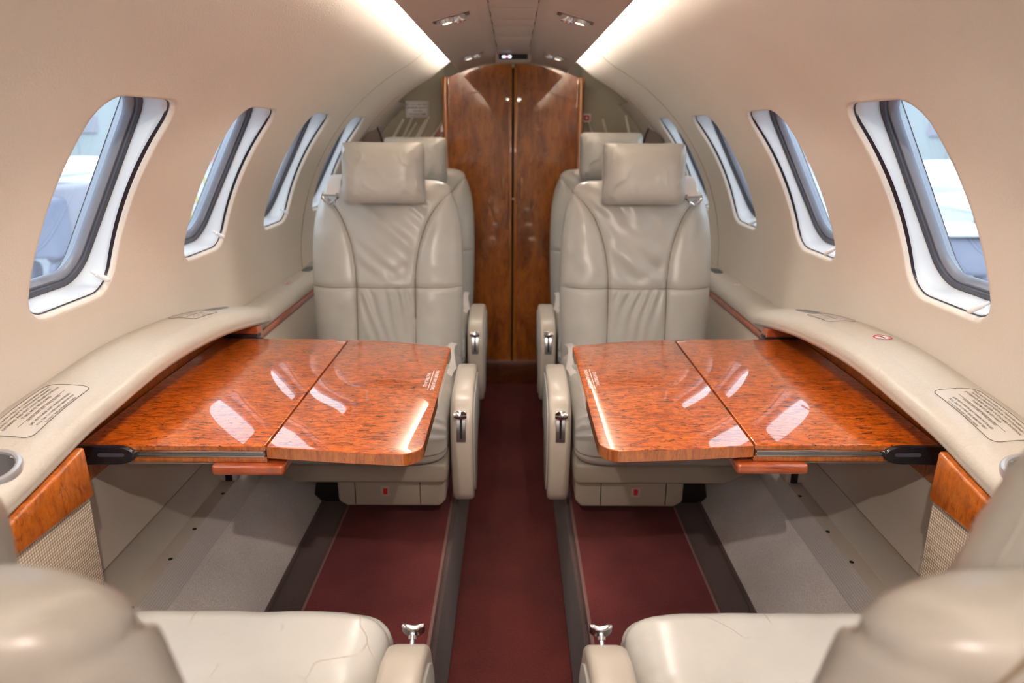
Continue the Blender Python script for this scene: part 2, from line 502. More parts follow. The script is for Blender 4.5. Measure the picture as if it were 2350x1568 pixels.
# ------------------------------------------------------------------ cabin section
RC, ZC = 0.745, -0.457          # liner radius and centre height
A0 = -2.0                        # lowest liner angle
def circ(s, a, r=RC):
    return s * r * cos(R(a)), ZC + r * sin(R(a))
def liner_pt(s, y, a, off=0.0):
    r = RC + off
    x = r * cos(R(a)); z = ZC + r * sin(R(a))
    if off < 0.05 and a > 62:       # the cove lifts away above the ceiling panel edge
        t = min((a - 62) / 14, 1); z += 0.050 * t * t * (3 - 2 * t)
    return (s * x, y, z)

WA = 27.9                        # mid angle of the windows
def win_plane(s, yc, u, t, rho):
    """point in the flat window plane: u along the cabin, t up the wall"""
    c, n = R(WA), rho
    x = n * cos(c) - t * sin(c); z = n * sin(c) + t * cos(c)
    return (s * x, yc + u, ZC + z)
def opening(n_side, hu, ha, rr):
    """rounded-rectangle loop in (u, angle) matching a rectangle loop of 4*n_side points"""
    loop = []
    for k in range(4 * n_side):
        side, i = divmod(k, n_side); f = i / n_side * 2 - 1
        # start at (-1,-1) going along u
        p = {0: (f, -1), 1: (1, f), 2: (-f, 1), 3: (-1, -f)}[side]
        loop.append(p)
    out = []
    for (a, b) in loop:
        # squircle mapping onto rounded rect: push corners in
        x, y = a * hu, b * ha * RC * pi / 180     # metres
        hx, hy = hu, ha * RC * pi / 180
        r = rr
        cx, cy = max(abs(x) - (hx - r), 0), max(abs(y) - (hy - r), 0)
        d = math.hypot(cx, cy)
        if cx > 0 and cy > 0:
            m = max(cx, cy) / d          # map square corner to arc
            cx, cy = cx * m, cy * m
            sx = math.copysign(hx - r + cx, x); sy = math.copysign(hy - r + cy, y)
            x, y = sx, sy
        out.append((x, y / (RC * pi / 180)))
    return loop, out

WIN_L = [1.118 + 0.509 * k for k in (-2, -1, 0, 1, 2, 3)]
WIN_R = [1.130 + 0.524 * k for k in (-2, -1, 0, 1, 2, 3)]
NS = 18
HU, HA = 0.1180, 14.5
def wall_side(s, centres, name):
    m = MB()
    pitch = centres[1] - centres[0]
    aLo, aHi = 6.0, 50.0
    y_first = centres[0] - pitch / 2; y_last = centres[-1] + pitch / 2
    loop, op = opening(NS, HU, HA, 0.050)
    for yc in centres:
        rings = []
        for q in (0.0, 0.25, 0.5, 0.75, 0.9, 0.96, 1.0):
            row = []
            for (a, b), (u, w) in zip(loop, op):
                U = a * pitch / 2; A = (aLo + aHi) / 2 + b * (aHi - aLo) / 2
                u2, w2 = u, WA + w
                U = U * (1 - q) + u2 * q; A = A * (1 - q) + w2 * q
                row.append(liner_pt(s, yc + U, A))
            rings.append(row)
        # rolled lip turning outward
        for off, k in ((0.0012, 0.992), (0.0045, 0.978), (0.010, 0.968), (0.020, 0.965)):
            rings.append([liner_pt(s, yc + u * k, WA + w * k, off) for (u, w) in op])
        m.grid(rings, cu=True)
        # outer skin, its hole matched to the flat pane frame
        rings = []
        for q in (0.0, 0.5, 1.0):
            row = []
            for (a, b), (u, w) in zip(loop, op):
                U = a * pitch / 2; A = (aLo + aHi) / 2 + b * (aHi - aLo) / 2
                P = Vector(liner_pt(s, yc + U, A, 0.11))
                Q = Vector(win_plane(s, yc, u * 1.04, w / HA * 0.197 * (1.08 if w < 0 else 1.0), 0.822))
                row.append(P.lerp(Q, q))
            rings.append(row)
        m.grid(rings, cu=True)
    def plain(y0, y1, a0, a1, ny, na, off=0.0):
        m.grid([[liner_pt(s, y0 + (y1 - y0) * i / ny, a0 + (a1 - a0) * j / na, off) for i in range(ny + 1)] for j in range(na + 1)])
    nb = NS * len(centres)
    plain(y_first, y_last, A0, aLo, nb, 4); plain(y_first, y_last, aHi, 78, nb, 16)
    plain(-1.2, y_first, A0, 78, 8, 30)
    plain(y_last, 3.36, A0, aHi, 8, 24) if y_last < 3.3 else None
    plain(y_last, 3.06, aHi, 78, 4, 16) if y_last < 3.05 else None
    plain(y_first, y_last, -92, aLo, 4, 12, 0.11); plain(y_first, y_last, aHi, 92, 4, 16, 0.11)
    plain(-1.3, y_first, -92, 92, 2, 30, 0.11); plain(y_last, 3.7, -92, 92, 2, 30, 0.11)
    return struct(name, m, 'liner', angle=60)
wall_side(-1, WIN_L, 'wall_left')
wall_side(1, WIN_R, 'wall_right')

def ring_tube(s, y, a0, a1, r, inset=0.0):
    return MB().tube([liner_pt(s, y, a0 + (a1 - a0) * i / 40, -inset) for i in range(41)], r, 6)
struct('trim_1', ring_tube(-1, 2.44, A0, 70, 0.0013), 'seam')
struct('trim_2', ring_tube(1, 2.50, A0, 70, 0.0013), 'seam')
struct('trim_3', ring_tube(-1, 2.94, A0, 52, 0.0016), 'seam')
struct('trim_4', ring_tube(1, 3.01, A0, 52, 0.0016), 'seam')

# windows ------------------------------------------------------------
def make_window(idx, s, yc):
    w = thing('window_%d' % idx, None, None, win_plane(s, yc, 0, -0.15, 0.81), kind='structure')
    loop, op = opening(NS, HU, HA, 0.050)
    def ring(ku, kt, rho, du=0.0):
        return [win_plane(s, yc, u * ku + du, b / HA * kt * (1.08 if b < 0 else 1.0), rho) for (u, b) in op]
    def lring(off, k):
        return [liner_pt(s, yc + u * k, WA + b * k, off) for (u, b) in op]
    def mixr(a, b, t): return [tuple(Vector(p).lerp(Vector(q), t)) for p, q in zip(a, b)]
    # reveal: starts just behind the lip with a narrow gap, then a concave sweep to the frame
    st = lring(0.0115, 0.955); en = ring(0.955, 0.1775, 0.778)
    rows = [lring(0.0135, 0.985), lring(0.0105, 0.962), st]
    for t, sg in ((0.2, 0.0035), (0.45, 0.006), (0.7, 0.005), (0.88, 0.002), (1.0, 0)):
        r0 = mixr(st, en, t)
        rows.append([(p[0] + s * sg * 1.2, p[1], p[2]) for p in r0])
    obj('window_reveal', MB().grid(rows, cu=True), 'reveal', w, angle=60)
    rows = [ring(0.96, 0.178, 0.7785), ring(0.945, 0.1755, 0.778), ring(0.895, 0.1695, 0.781), ring(0.89, 0.169, 0.787)]
    obj('outer_gasket', MB().grid(rows, cu=True), 'gasket_dark', w, angle=50)
    rows = [ring(0.895, 0.170, 0.786), ring(0.855, 0.1650, 0.786), ring(0.820, 0.1605, 0.792), ring(0.815, 0.1595, 0.799), ring(1.06, 0.199, 0.822)]
    obj('inner_gasket', MB().grid(rows, cu=True), 'gasket', w, angle=50)
    pane = prism([(u * 0.845, b / HA * 0.163 * (1.08 if b < 0 else 1.0)) for (u, b) in op], 0.7945, 0.7975, 'z')
    pane.v = [win_plane(s, yc, p[0], p[1], p[2]) for p in pane.v]
    obj('window_pane', pane, 'glass', w)
    # thin dark line of the shade slot between lip and reveal
    rows = []
    for k_ in (0, 1):
        row = []
        for (u, b) in op:
            far = max(0.0, u / HU) ** 3 * max(0.0, 1 - (b / (HA * 0.96)) ** 2)
            p = Vector(liner_pt(s, yc + u * 0.9635 - k_ * (0.0005 + 0.0065 * far), WA + b * (0.9635 - 0.006 * k_), 0.0085 + 0.004 * k_))
            row.append(p)
        rows.append(row)
    obj('shade_slot', MB().grid(rows, cu=True), 'slot_blue', w, angle=60)
    # clear pull knob at the lower corner on the far (left wall) or near (right wall) side
    du = 0.080 if s < 0 else -0.078
    P = lambda u, a, off: Vector(liner_pt(s, yc + u, a, off))
    a1 = 16.0 if s < 0 else 15.0
    k = P(du + 0.004, a1, -0.008); k2 = P(du - 0.012, a1 + 0.9, 0.016)
    obj('shade_knob', MB().tube([k2, k2.lerp(k, 0.3), k2.lerp(k, 0.32), k2.lerp(k, 0.9), k, k + (k - k2).normalized() * 0.002], [0.0028, 0.0030, 0.0046, 0.0050, 0.0046, 0.0025], 14), 'knob', w)
    return w
n = 1
for s, cs in ((-1, WIN_L), (1, WIN_R)):
    for yc in cs[2:] + cs[:2]:
        make_window(n, s, yc); n += 1

# ------------------------------------------------------------------ ceiling
CE = [(0.0, 0.290), (0.061, 0.289), (0.066, 0.284), (0.076, 0.277), (0.090, 0.273), (0.108, 0.272), (0.130, 0.2685), (0.155, 0.262), (0.185, 0.252), (0.208, 0.2425), (0.2215, 0.2345), (0.2235, 0.2335), (0.2240, 0.2365), (0.2050, 0.2500), (0.180, 0.262), (0.12, 0.282), (0.07, 0.297), (0.0, 0.302)]
def ceil_z(x):
    x = abs(x)
    return interp(x, CE[:12])
prof = [(-x, z) for x, z in reversed(CE[1:12])] + CE[:12] + CE[12:17] + [(0, 0.302)] + [(-x, z) for x, z in reversed(CE[12:17])]
m = MB()
ys = [-1.2 + i * (3.15 + 1.2) / 24 for i in range(25)]
m.loft([[(x, y, z) for x, z in prof] for y in ys])
struct('ceiling', m, 'headliner', angle=35)
# raised access panels down the middle
yb = [1.10, 1.62, 1.86, 2.05, 2.18, 2.40, 2.78]
for i in range(len(yb) - 1):
    y0, y1 = yb[i] + 0.004, yb[i + 1] - 0.004
    p = prism(rrect(0.120, y1 - y0, 0.004, 3, 0, (y0 + y1) / 2), 0.2868, 0.2895, 'z', 0.0012, 2)
    o = obj('ceiling_access_panel', p, 'headliner')
    which = ['nearest the viewer', 'level with the front pair of reading lights', 'just behind the front reading lights', 'short one in the middle of the strip', 'just in front of the rear reading lights', 'next to the lit sign by the door'][i]
    tag(o, 'taupe plastic access panel in the ceiling strip, ' + which, 'ceiling panel', 'access panels down the ceiling strip')
    for sx in (-1, 1):
        mm = y0 + (y1 - y0) * 0.5
        obj('edge_slot', MB().box((sx * 0.0585 - 0.0006, mm - (y1 - y0) * 0.22, 0.2862), (sx * 0.0585 + 0.0006, mm + (y1 - y0) * 0.22, 0.2872)), 'slot', o)
# cove lamps hidden above both panel edges
for s, nm in ((-1, 'left'), (1, 'right')):
    t = thing('cove_light', 'warm strip light hidden above the %s edge of the ceiling panel' % nm, 'light', (s * 0.19, 1.2, 0.26), 'cove lights along the ceiling')
    m = MB()
    p = [(0.204, 0.2535), (0.196, 0.2600), (0.186, 0.2660), (0.184, 0.2620), (0.196, 0.2560)]
    m.loft([[(s * x, y, z) for x, z in p] for y in (-1.1, 1.0, 3.05)])
    obj('lamp_tube', m, 'cove', t)
    m = MB().box((s * 0.178, -1.12, 0.258), (s * 0.186, 3.07, 0.268))
    obj('lamp_holder', m, 'headliner', t)

# reading lights
def reading_light(s, y, label, on, gain=1.0):
    x = s * 0.150
    zc = ceil_z(x)
    sl = math.atan((ceil_z(0.180) - ceil_z(0.120)) / 0.06)
    t = thing('reading_light', label, 'reading light', (x, y, zc), 'reading lights in the ceiling')
    def P(u, v, w):          # u across, v along the cabin, w below the ceiling
        return (x + s * (u * cos(sl) + w * sin(sl)), y + v, zc + u * sin(sl) - w * cos(sl))
    q = prism(rrect(0.100, 0.060, (0.006, 0.006, 0.006, 0.006), 4), -0.002, 0.0030, 'z', 0.001, 2)
    q.v = [P(*v) for v in q.v]; obj('bezel', q, 'headliner', t)
    rows = []
    for k, d in ((1.0, 0.0032), (0.86, 0.0030), (0.80, 0.0042)):
        rows.append([P(u * k, v * k, d) for u, v in rrect(0.092, 0.052, 0.008, 5)])
    mb = MB().grid(rows, cu=True); mb.f.append(tuple(len(mb.v) - 24 + j for j in range(24)))
    obj('recess', mb, 'brushed', t)
    ax = Vector(P(0, 0, 1)) - Vector(P(0, 0, 0))
    c = P(-0.018, 0.002, 0.0)
    obj('air_nozzle', MB().lathe(c, [(0.001, 0.012), (0.007, 0.012), (0.010, 0.016), (0.0145, 0.016), (0.0165, 0.012), (0.0165, 0.003)], 28, ax), 'chrome', t)
    c = P(0.014, -0.002, 0.0)
    rg = obj('lamp_ring', MB().lathe(c, [(0.0125, 0.009), (0.0125, 0.0125), (0.0165, 0.0125), (0.0185, 0.003)], 28, ax), 'chrome', t)
    obj('lamp_lens', MB().lathe(c, [(0.0001, 0.0105), (0.0125, 0.0095)], 24, ax), 'lamp', t)
    c = P(0.034, 0.004, 0.0)
    obj('call_button', MB().lathe(c, [(0.0001, 0.0075), (0.004, 0.0072), (0.0048, 0.003)], 16, ax), 'knob', t)
    if on:
        ld = bpy.data.lights.new('reading_lamp_beam', 'SPOT')
        ld.energy = READ_POWER * gain; ld.color = (1, 0.90, 0.80); ld.spot_size = R(on[2]); ld.spot_blend = 0.35; ld.shadow_soft_size = 0.010
        lo = bpy.data.objects.new('reading_lamp_beam', ld); COL.objects.link(lo); lo.parent = t
        src = Vector(P(0.014, -0.002, 0.018)); lo.location = src - (world_loc(t) - EYEV)
        d = Vector((on[0], on[1], -0.48)) - src
        lo.rotation_mode = 'QUATERNION'; lo.rotation_quaternion = d.to_track_quat('-Z', 'Y')
    return t
for s, nm in ((-1, 'left'), (1, 'right')):
    reading_light(s, 1.84, 'chrome reading light and air nozzle, %s side of the ceiling, nearest the viewer' % nm, (s * 0.42, 1.42, 78))
    reading_light(s, 2.72, 'small chrome reading light on the %s side of the ceiling close to the wooden doors' % nm, (s * 0.30, 2.3, 60), 0.45)
    reading_light(s, 0.20, 'reading light above the near %s seat back, level with the viewer' % nm, (s * 0.40, 1.18, 58), 2.6)
    reading_light(s, 0.95, 'reading light above the near %s seat, over the front half of the table' % nm, (s * 0.40, 1.02, 84))
# lit cabin sign
t = thing('cabin_sign', 'small black lit display in a taupe bezel above the wooden doors', 'display', (0, 2.94, 0.262))
p = prism(rrect(0.142, 0.034, 0.009, 5, 0, 0.273), 2.90, 2.99, 'y', 0.002, 2); obj('bezel', p, 'headliner', t)
p = prism(rrect(0.112, 0.019, 0.002, 3, 0, 0.274), 2.8975, 2.902, 'y'); obj('screen', p, 'display', t)
p = prism(rrect(0.016, 0.009, 0.004, 4, -0.036, 0.2735), 2.8960, 2.8985, 'y'); obj('lit_symbol', p, 'glow_blue', t)
p = prism(rrect(0.014, 0.011, 0.005, 4, -0.0135, 0.2740), 2.8960, 2.8985, 'y'); obj('lit_symbol', p, 'glow_blue', t)
p = prism(rrect(0.008, 0.007, 0.003, 4, -0.025, 0.2735), 2.8960, 2.8985, 'y'); obj('lit_symbol', p, 'glow_red', t)
# dome light added unseen behind the camera to warm and brighten the cabin
t = thing('fill_light', 'round warm dome light added behind the viewer to brighten the cabin', 'light', (0, -0.45, 0.29))
obj('diffuser', MB().lathe((0, -0.45, 0.284), [(0.0001, -0.012), (0.05, -0.010), (0.085, -0.002)], 28), 'fill', t)
obj('rim', MB().lathe((0, -0.45, 0.286), [(0.083, -0.006), (0.095, -0.006), (0.098, 0.002)], 28), 'chrome', t)

# ------------------------------------------------------------------ bulkheads and door
YD = 3.26
m = MB()
pts = [(0.745 * sin(R(a)) * 1.14, ZC + 0.745 * 1.14 * cos(R(a))) for a in range(-128, 129, 4)]
m.add([(x, 3.50, z) for x, z in pts] + [(0, 3.50, ZC)], [(i, i + 1, len(pts)) for i in range(len(pts) - 1)])
struct('wall_back', m, 'bulkhead')
# front bulkhead behind the camera
outer = [(-0.85, -1.2), (-0.85, 0.05), (-0.5, 0.42), (0.5, 0.42), (0.85, 0.05), (0.85, -1.2)]
struct('wall_front', prism(outer, -1.22, -1.2, 'y'), 'liner')

for idx, (s, nm) in enumerate(((-1, 'left'), (1, 'right'))):
    d = thing('door_%d' % (idx + 1), None, None, (s * 0.15, YD, -1.08), kind='structure')
    # leaf with arched top
    out = [(s * 0.006, -1.085)] + [(s * (0.006 + 0.284 * i / 12), ZC + math.sqrt(max(0.738 ** 2 - (0.006 + 0.284 * i / 12) ** 2, 0))) for i in range(13)] + [(s * 0.290, -1.085)]
    p = prism(out, YD, YD + 0.02, 'y'); obj('leaf', p, 'door_wood', d)
    p = prism([(s * 0.004, -1.085), (s * 0.020, -1.085), (s * 0.020, 0.265), (s * 0.004, 0.268)], YD - 0.008, YD + 0.01, 'y', 0.003, 3)
    obj('edge_strip', p, 'door_edge', d)
    arc = [(s * (0.022 + 0.26 * i / 24), YD - 0.0005, 0.190 - 0.66 * (0.022 + 0.26 * i / 24) ** 1.75 - 0.0) for i in range(25)]
    obj('inlay_line', MB().tube(arc, 0.0022, 6), 'door_edge', d)
    p = prism(rrect(0.013, 0.10, 0.005, 4, s * 0.042, -0.252), YD - 0.009, YD + 0.004, 'y', 0.002, 2)
    obj('finger_pull', p, 'door_edge', d)
    if s > 0:
        obj('latch', MB().lathe((0.002, YD - 0.009, -0.30), [(0.0001, 0.004), (0.005, 0.003), (0.006, -0.002)], 16, (0, -1, 0)), 'chrome', d)
struct('trim_5', MB().box((-0.010, YD + 0.002, -1.085), (0.010, YD + 0.012, 0.262)), 'slot')
# jambs: bullnosed posts either side of the leaves
for i, s in enumerate((-1, 1)):
    p = prism(rrect(0.026, 0.30, 0.012, 5, s * 0.297, YD + 0.10), -1.19, 0.222, 'z', 0.003, 2)
    struct('trim_%d' % (6 + i), p, 'door_edge')
# sill below the doors
p = MB().box((-0.31, YD - 0.03, -1.199), (0.31, YD + 0.03, -1.086)); struct('trim_8', bevelled(p, 0.004), 'shaded_sill')

# pale slanting streaks drawn as thin tubes, and signs on the olive bulkheads
YB = 3.345
for s in (-1, 1):
    t = thing('streak_row', 'row of pale slanting streaks on the olive bulkhead %s of the wooden doors' % ('left' if s < 0 else 'right'), 'streaks', (s * 0.45, YB, -0.06))
    xs = [0.30, 0.345, 0.385, 0.44, 0.455, 0.50, 0.515, 0.56] if s < 0 else [0.335, 0.375, 0.44, 0.545]
    for k, x in enumerate(xs):
        top = x - 0.060
        h = 0.112 - 0.014 * (k % 3)
        if s > 0: top = x - 0.03; h = 0.075 + 0.015 * k
        a = Vector((s * x, YB, -0.05)); b = Vector((s * top, YB, -0.05 + h))
        obj('streak', MB().tube([a, a.lerp(b, 0.5), b], [0.0072, 0.0068, 0.0050], 8), 'streak', t)
    obj('backing_board', MB().box((min(s * 0.312, s * 0.72), YB + 0.008, -0.60), (max(s * 0.312, s * 0.72), YB + 0.014, 0.27)), 'bulkhead', t)
p = prism([(-0.31, -0.06), (-0.31, 0.04), (-0.335, 0.03), (-0.36, 0.0), (-0.385, -0.06)], YB - 0.004, YB + 0.006, 'y', 0.002, 2)
tag(obj('wood_cover', p, 'red_wood'), 'dark red wooden cover in the corner beside the left door post', 'cover')
t = thing('placard', 'white text placard fixed high on the olive bulkhead left of the doors', 'placard', (-0.435, YB - 0.002, 0.065), 'placards')
obj('card', prism(rrect(0.106, 0.072, 0.003, 3, -0.435, 0.091), YB - 0.004, YB, 'y'), 'white_card', t)
V, F = text_shapes([('BAGGAGE COMPARTMENT', 0.0075, 0, 0.018), ('MAXIMUM CAPACITY', 0.0095, 0, 0.004), ('100 POUNDS', 0.0075, 0, -0.010), ('SECURE ALL ITEMS', 0.0095, 0, -0.024)])
obj('lettering', mapped(V, F, lambda u, v: (-0.435 + u, YB - 0.0048, 0.091 + v)), 'ink', t)
fr = MB().tube([(-0.435 + u, YB - 0.0046, 0.091 + v) for u, v in rrect(0.096, 0.062, 0.003, 2)], 0.0007, 5, closed=True)
obj('border_line', fr, 'ink', t)
for (x, z, sz, lab) in ((0.330, 0.056, 0.036, 'small white sign with a red square beside the right door post'), (-0.318, -0.062, 0.030, 'small red and white sign low beside the left door post')):
    t = thing('safety_sign', lab, 'sign', (x, YB - 0.06, z - sz / 2))
    obj('card', prism(rrect(sz, sz * (1 if x > 0 else 0.55), 0.002, 3, x, z), YB - 0.064, YB - 0.060, 'y'), 'white_card', t)
    obj('red_square', prism(rrect(sz * 0.68, sz * (0.66 if x > 0 else 0.36), 0.004, 3, x, z), YB - 0.0655, YB - 0.0630, 'y'), 'ink_red', t)
    if x > 0:
        obj('white_cross', prism([(x + a * sz * .17, z + b * sz * .17) for a, b in ((-.35, 1), (.35, 1), (.35, .35), (1, .35), (1, -.35), (.35, -.35), (.35, -1), (-.35, -1), (-.35, -.35), (-1, -.35), (-1, .35), (-.35, .35))], YB - 0.0665, YB - 0.065, 'y'), 'white_card', t)

# ------------------------------------------------------------------ floor
FZ = -0.95; AZ = -1.20
m = MB()
m.box((-0.142, -1.2, AZ - 0.02), (0.142, 3.25, AZ))
struct('floor', m, 'slot')
m = MB()
m.loft([[(x, y, AZ + 0.008 + (0.0 if abs(x) > 0.139 else 0)) for x in (-0.141, -0.05, 0.05, 0.141)] + [(0.141, y, AZ), (-0.141, y, AZ)] for y in (-1.19, 1.0, 3.225)])
tag(obj('aisle_carpet', m, 'aisle_carpet'), 'dark burgundy carpet strip along the sunken aisle up to the wooden doors', 'carpet')
for i, s in enumerate((-1, 1)):
    # raised side floors with vertical riser
    pr = [(0.142, AZ), (0.142, FZ), (0.502, FZ), (0.502, FZ - 0.02), (0.16, FZ - 0.02), (0.16, AZ)]
    m = MB().loft([[(s * x, y, z) for x, z in pr] for y in (-1.2, 1.0, 3.24)])
    struct('trim_%d' % (9 + i), m, 'brown_carpet')
    side = 'left' if s < 0 else 'right'
    t = thing('floor_mat', 'burgundy floor mat with pale bound edges between the two %s seats' % side, 'mat', (s * 0.29, 1.2, FZ), 'floor mats')
    m = MB().loft([[(s * x, y, z) for x, z in ((0.160, FZ), (0.160, FZ + 0.009), (0.424, FZ + 0.009), (0.424, FZ))] for y in (0.0, 1.0, 1.9, 3.0)])
    obj('pile', m, 'red_carpet', t)
    for x in (0.158, 0.426):
        obj('bound_edge', MB().tube([(s * x, 0.0, FZ + 0.006), (s * x, 1.5, FZ + 0.006), (s * x, 3.0, FZ + 0.006)], 0.0042, 8), 'binding', t)
    obj_b = MB().tube([(s * 0.149, -0.3, FZ + 0.002), (s * 0.149, 3.2, FZ + 0.002)], 0.003, 6)
    tag(obj('seat_rail', bevelled(MB().box((min(s * 0.1435, s * 0.150), -0.3, FZ), (max(s * 0.1435, s * 0.150), 3.2, FZ + 0.004)), 0.001, 2), 'brown_carpet'), 'thin brown covered seat rail along the %s edge of the aisle' % side, 'rail', 'seat rails')
    tag(obj('carpet_piping', MB().tube([(s * 0.500, 0.0, FZ + 0.004), (s * 0.500, 3.2, FZ + 0.004)], 0.005, 8), 'brown_carpet'), 'dark brown piping where the %s floor meets the pale side carpet' % side, 'piping', 'floor pipings')
    # pale carpet climbing the side
    rows = []
    for j in range(33):
        f = j / 32
        row = []
        for k in range(61):
            y = -0.2 + 3.4 * k / 60
            x = 0.498 + (0.655 - 0.498) * f
            z = FZ + 0.150 * f ** 1.12
            bulge = 0.012 * sin(pi * f) + 0.0035 * sin(y * 9 + f * 4) * sin(pi * f)
            row.append((s * (x - bulge * 0.6), y, z + bulge * 0.6))
        rows.append(row)
    o = obj('side_carpet', MB().grid(rows), 'side_carpet'); tag(o, 'pale grey beige carpet climbing the %s side wall under the table' % side, 'carpet', 'side carpets')
    rows = []
    for j in range(9):
        f = 0.80 + 0.205 * j / 8
        row = []
        for k in range(61):
            y = -0.2 + 3.4 * k / 60
            x = 0.498 + (0.655 - 0.498) * f
            z = FZ + 0.150 * f ** 1.12
            bulge = 0.012 * sin(pi * min(f, 1)) + 0.0035 * sin(y * 9 + f * 4) * sin(pi * min(f, 1)) + 0.003
            row.append((s * (x - bulge * 0.6), y, z + bulge * 0.6))
        rows.append(row)
    tag(obj('woven_band', MB().grid(rows), 'weave_low'), 'grey ribbed woven band along the top of the %s side carpet' % side, 'trim', 'woven bands')

# ------------------------------------------------------------------ side consoles
ZT = [(-1.2, -0.47), (0.30, -0.470), (0.47, -0.466), (0.67, -0.435), (0.82, -0.413), (0.94, -0.393), (1.04, -0.384), (1.15, -0.3755), (1.22, -0.374), (1.30, -0.376), (1.46, -0.389), (1.60, -0.410), (1.72, -0.433), (1.84, -0.462), (1.9, -0.470)]
def ztop(y): return smooth_tab(y, ZT)
def front_x(y):
    if y < 1.66: return 0.620
    t = min((y - 1.66) / 0.175, 1)
    return 0.620 + 0.062 * (1 - math.sqrt(max(0, 1 - t * t)))
def ledge_prof(y):
    zt, fx = ztop(y), front_x(y)
    wx = math.sqrt(RC ** 2 - (zt - ZC) ** 2) - 0.001
    pts = [(wx, zt - 0.004), (wx - 0.004, zt + 0.001), (fx + 0.085, zt + 0.0035)]
    for k in range(1, 9):
        f = k / 8
        pts.append((fx + 0.085 - 0.045 * f, zt + 0.0035 - 0.0035 * f * f))
    for k in range(1, 11):
        a = k / 10 * pi * 0.56
        pts.append((fx + 0.040 - 0.040 * sin(a), zt - 0.022 * (1 - cos(a)) * 1.15 - 0.0))
    pts.append((fx + 0.001, zt - 0.036)); pts.append((fx + 0.006, zt - 0.0415)); pts.append((fx + 0.03, zt - 0.0425)); pts.append((wx - 0.002, zt - 0.0425))
    return pts
def ledge_z(x, y):
    p = ledge_prof(y)[1:-4]
    x = abs(x)
    for (a, za), (b, zb) in zip(p, p[1:]):
        if b <= x <= a:
            return zb + (za - zb) * (x - b) / max(a - b, 1e-9)
    return p[0][1]

def dense(pts, step):
    out = [pts[0]]
    for a, b in zip(pts, pts[1:]):
        d = math.hypot(a[0] - b[0], a[1] - b[1]); k = max(1, int(math.ceil(d / step)))
        for i in range(1, k + 1):
            out.append((a[0] + (b[0] - a[0]) * i / k, a[1] + (b[1] - a[1]) * i / k))
    return out

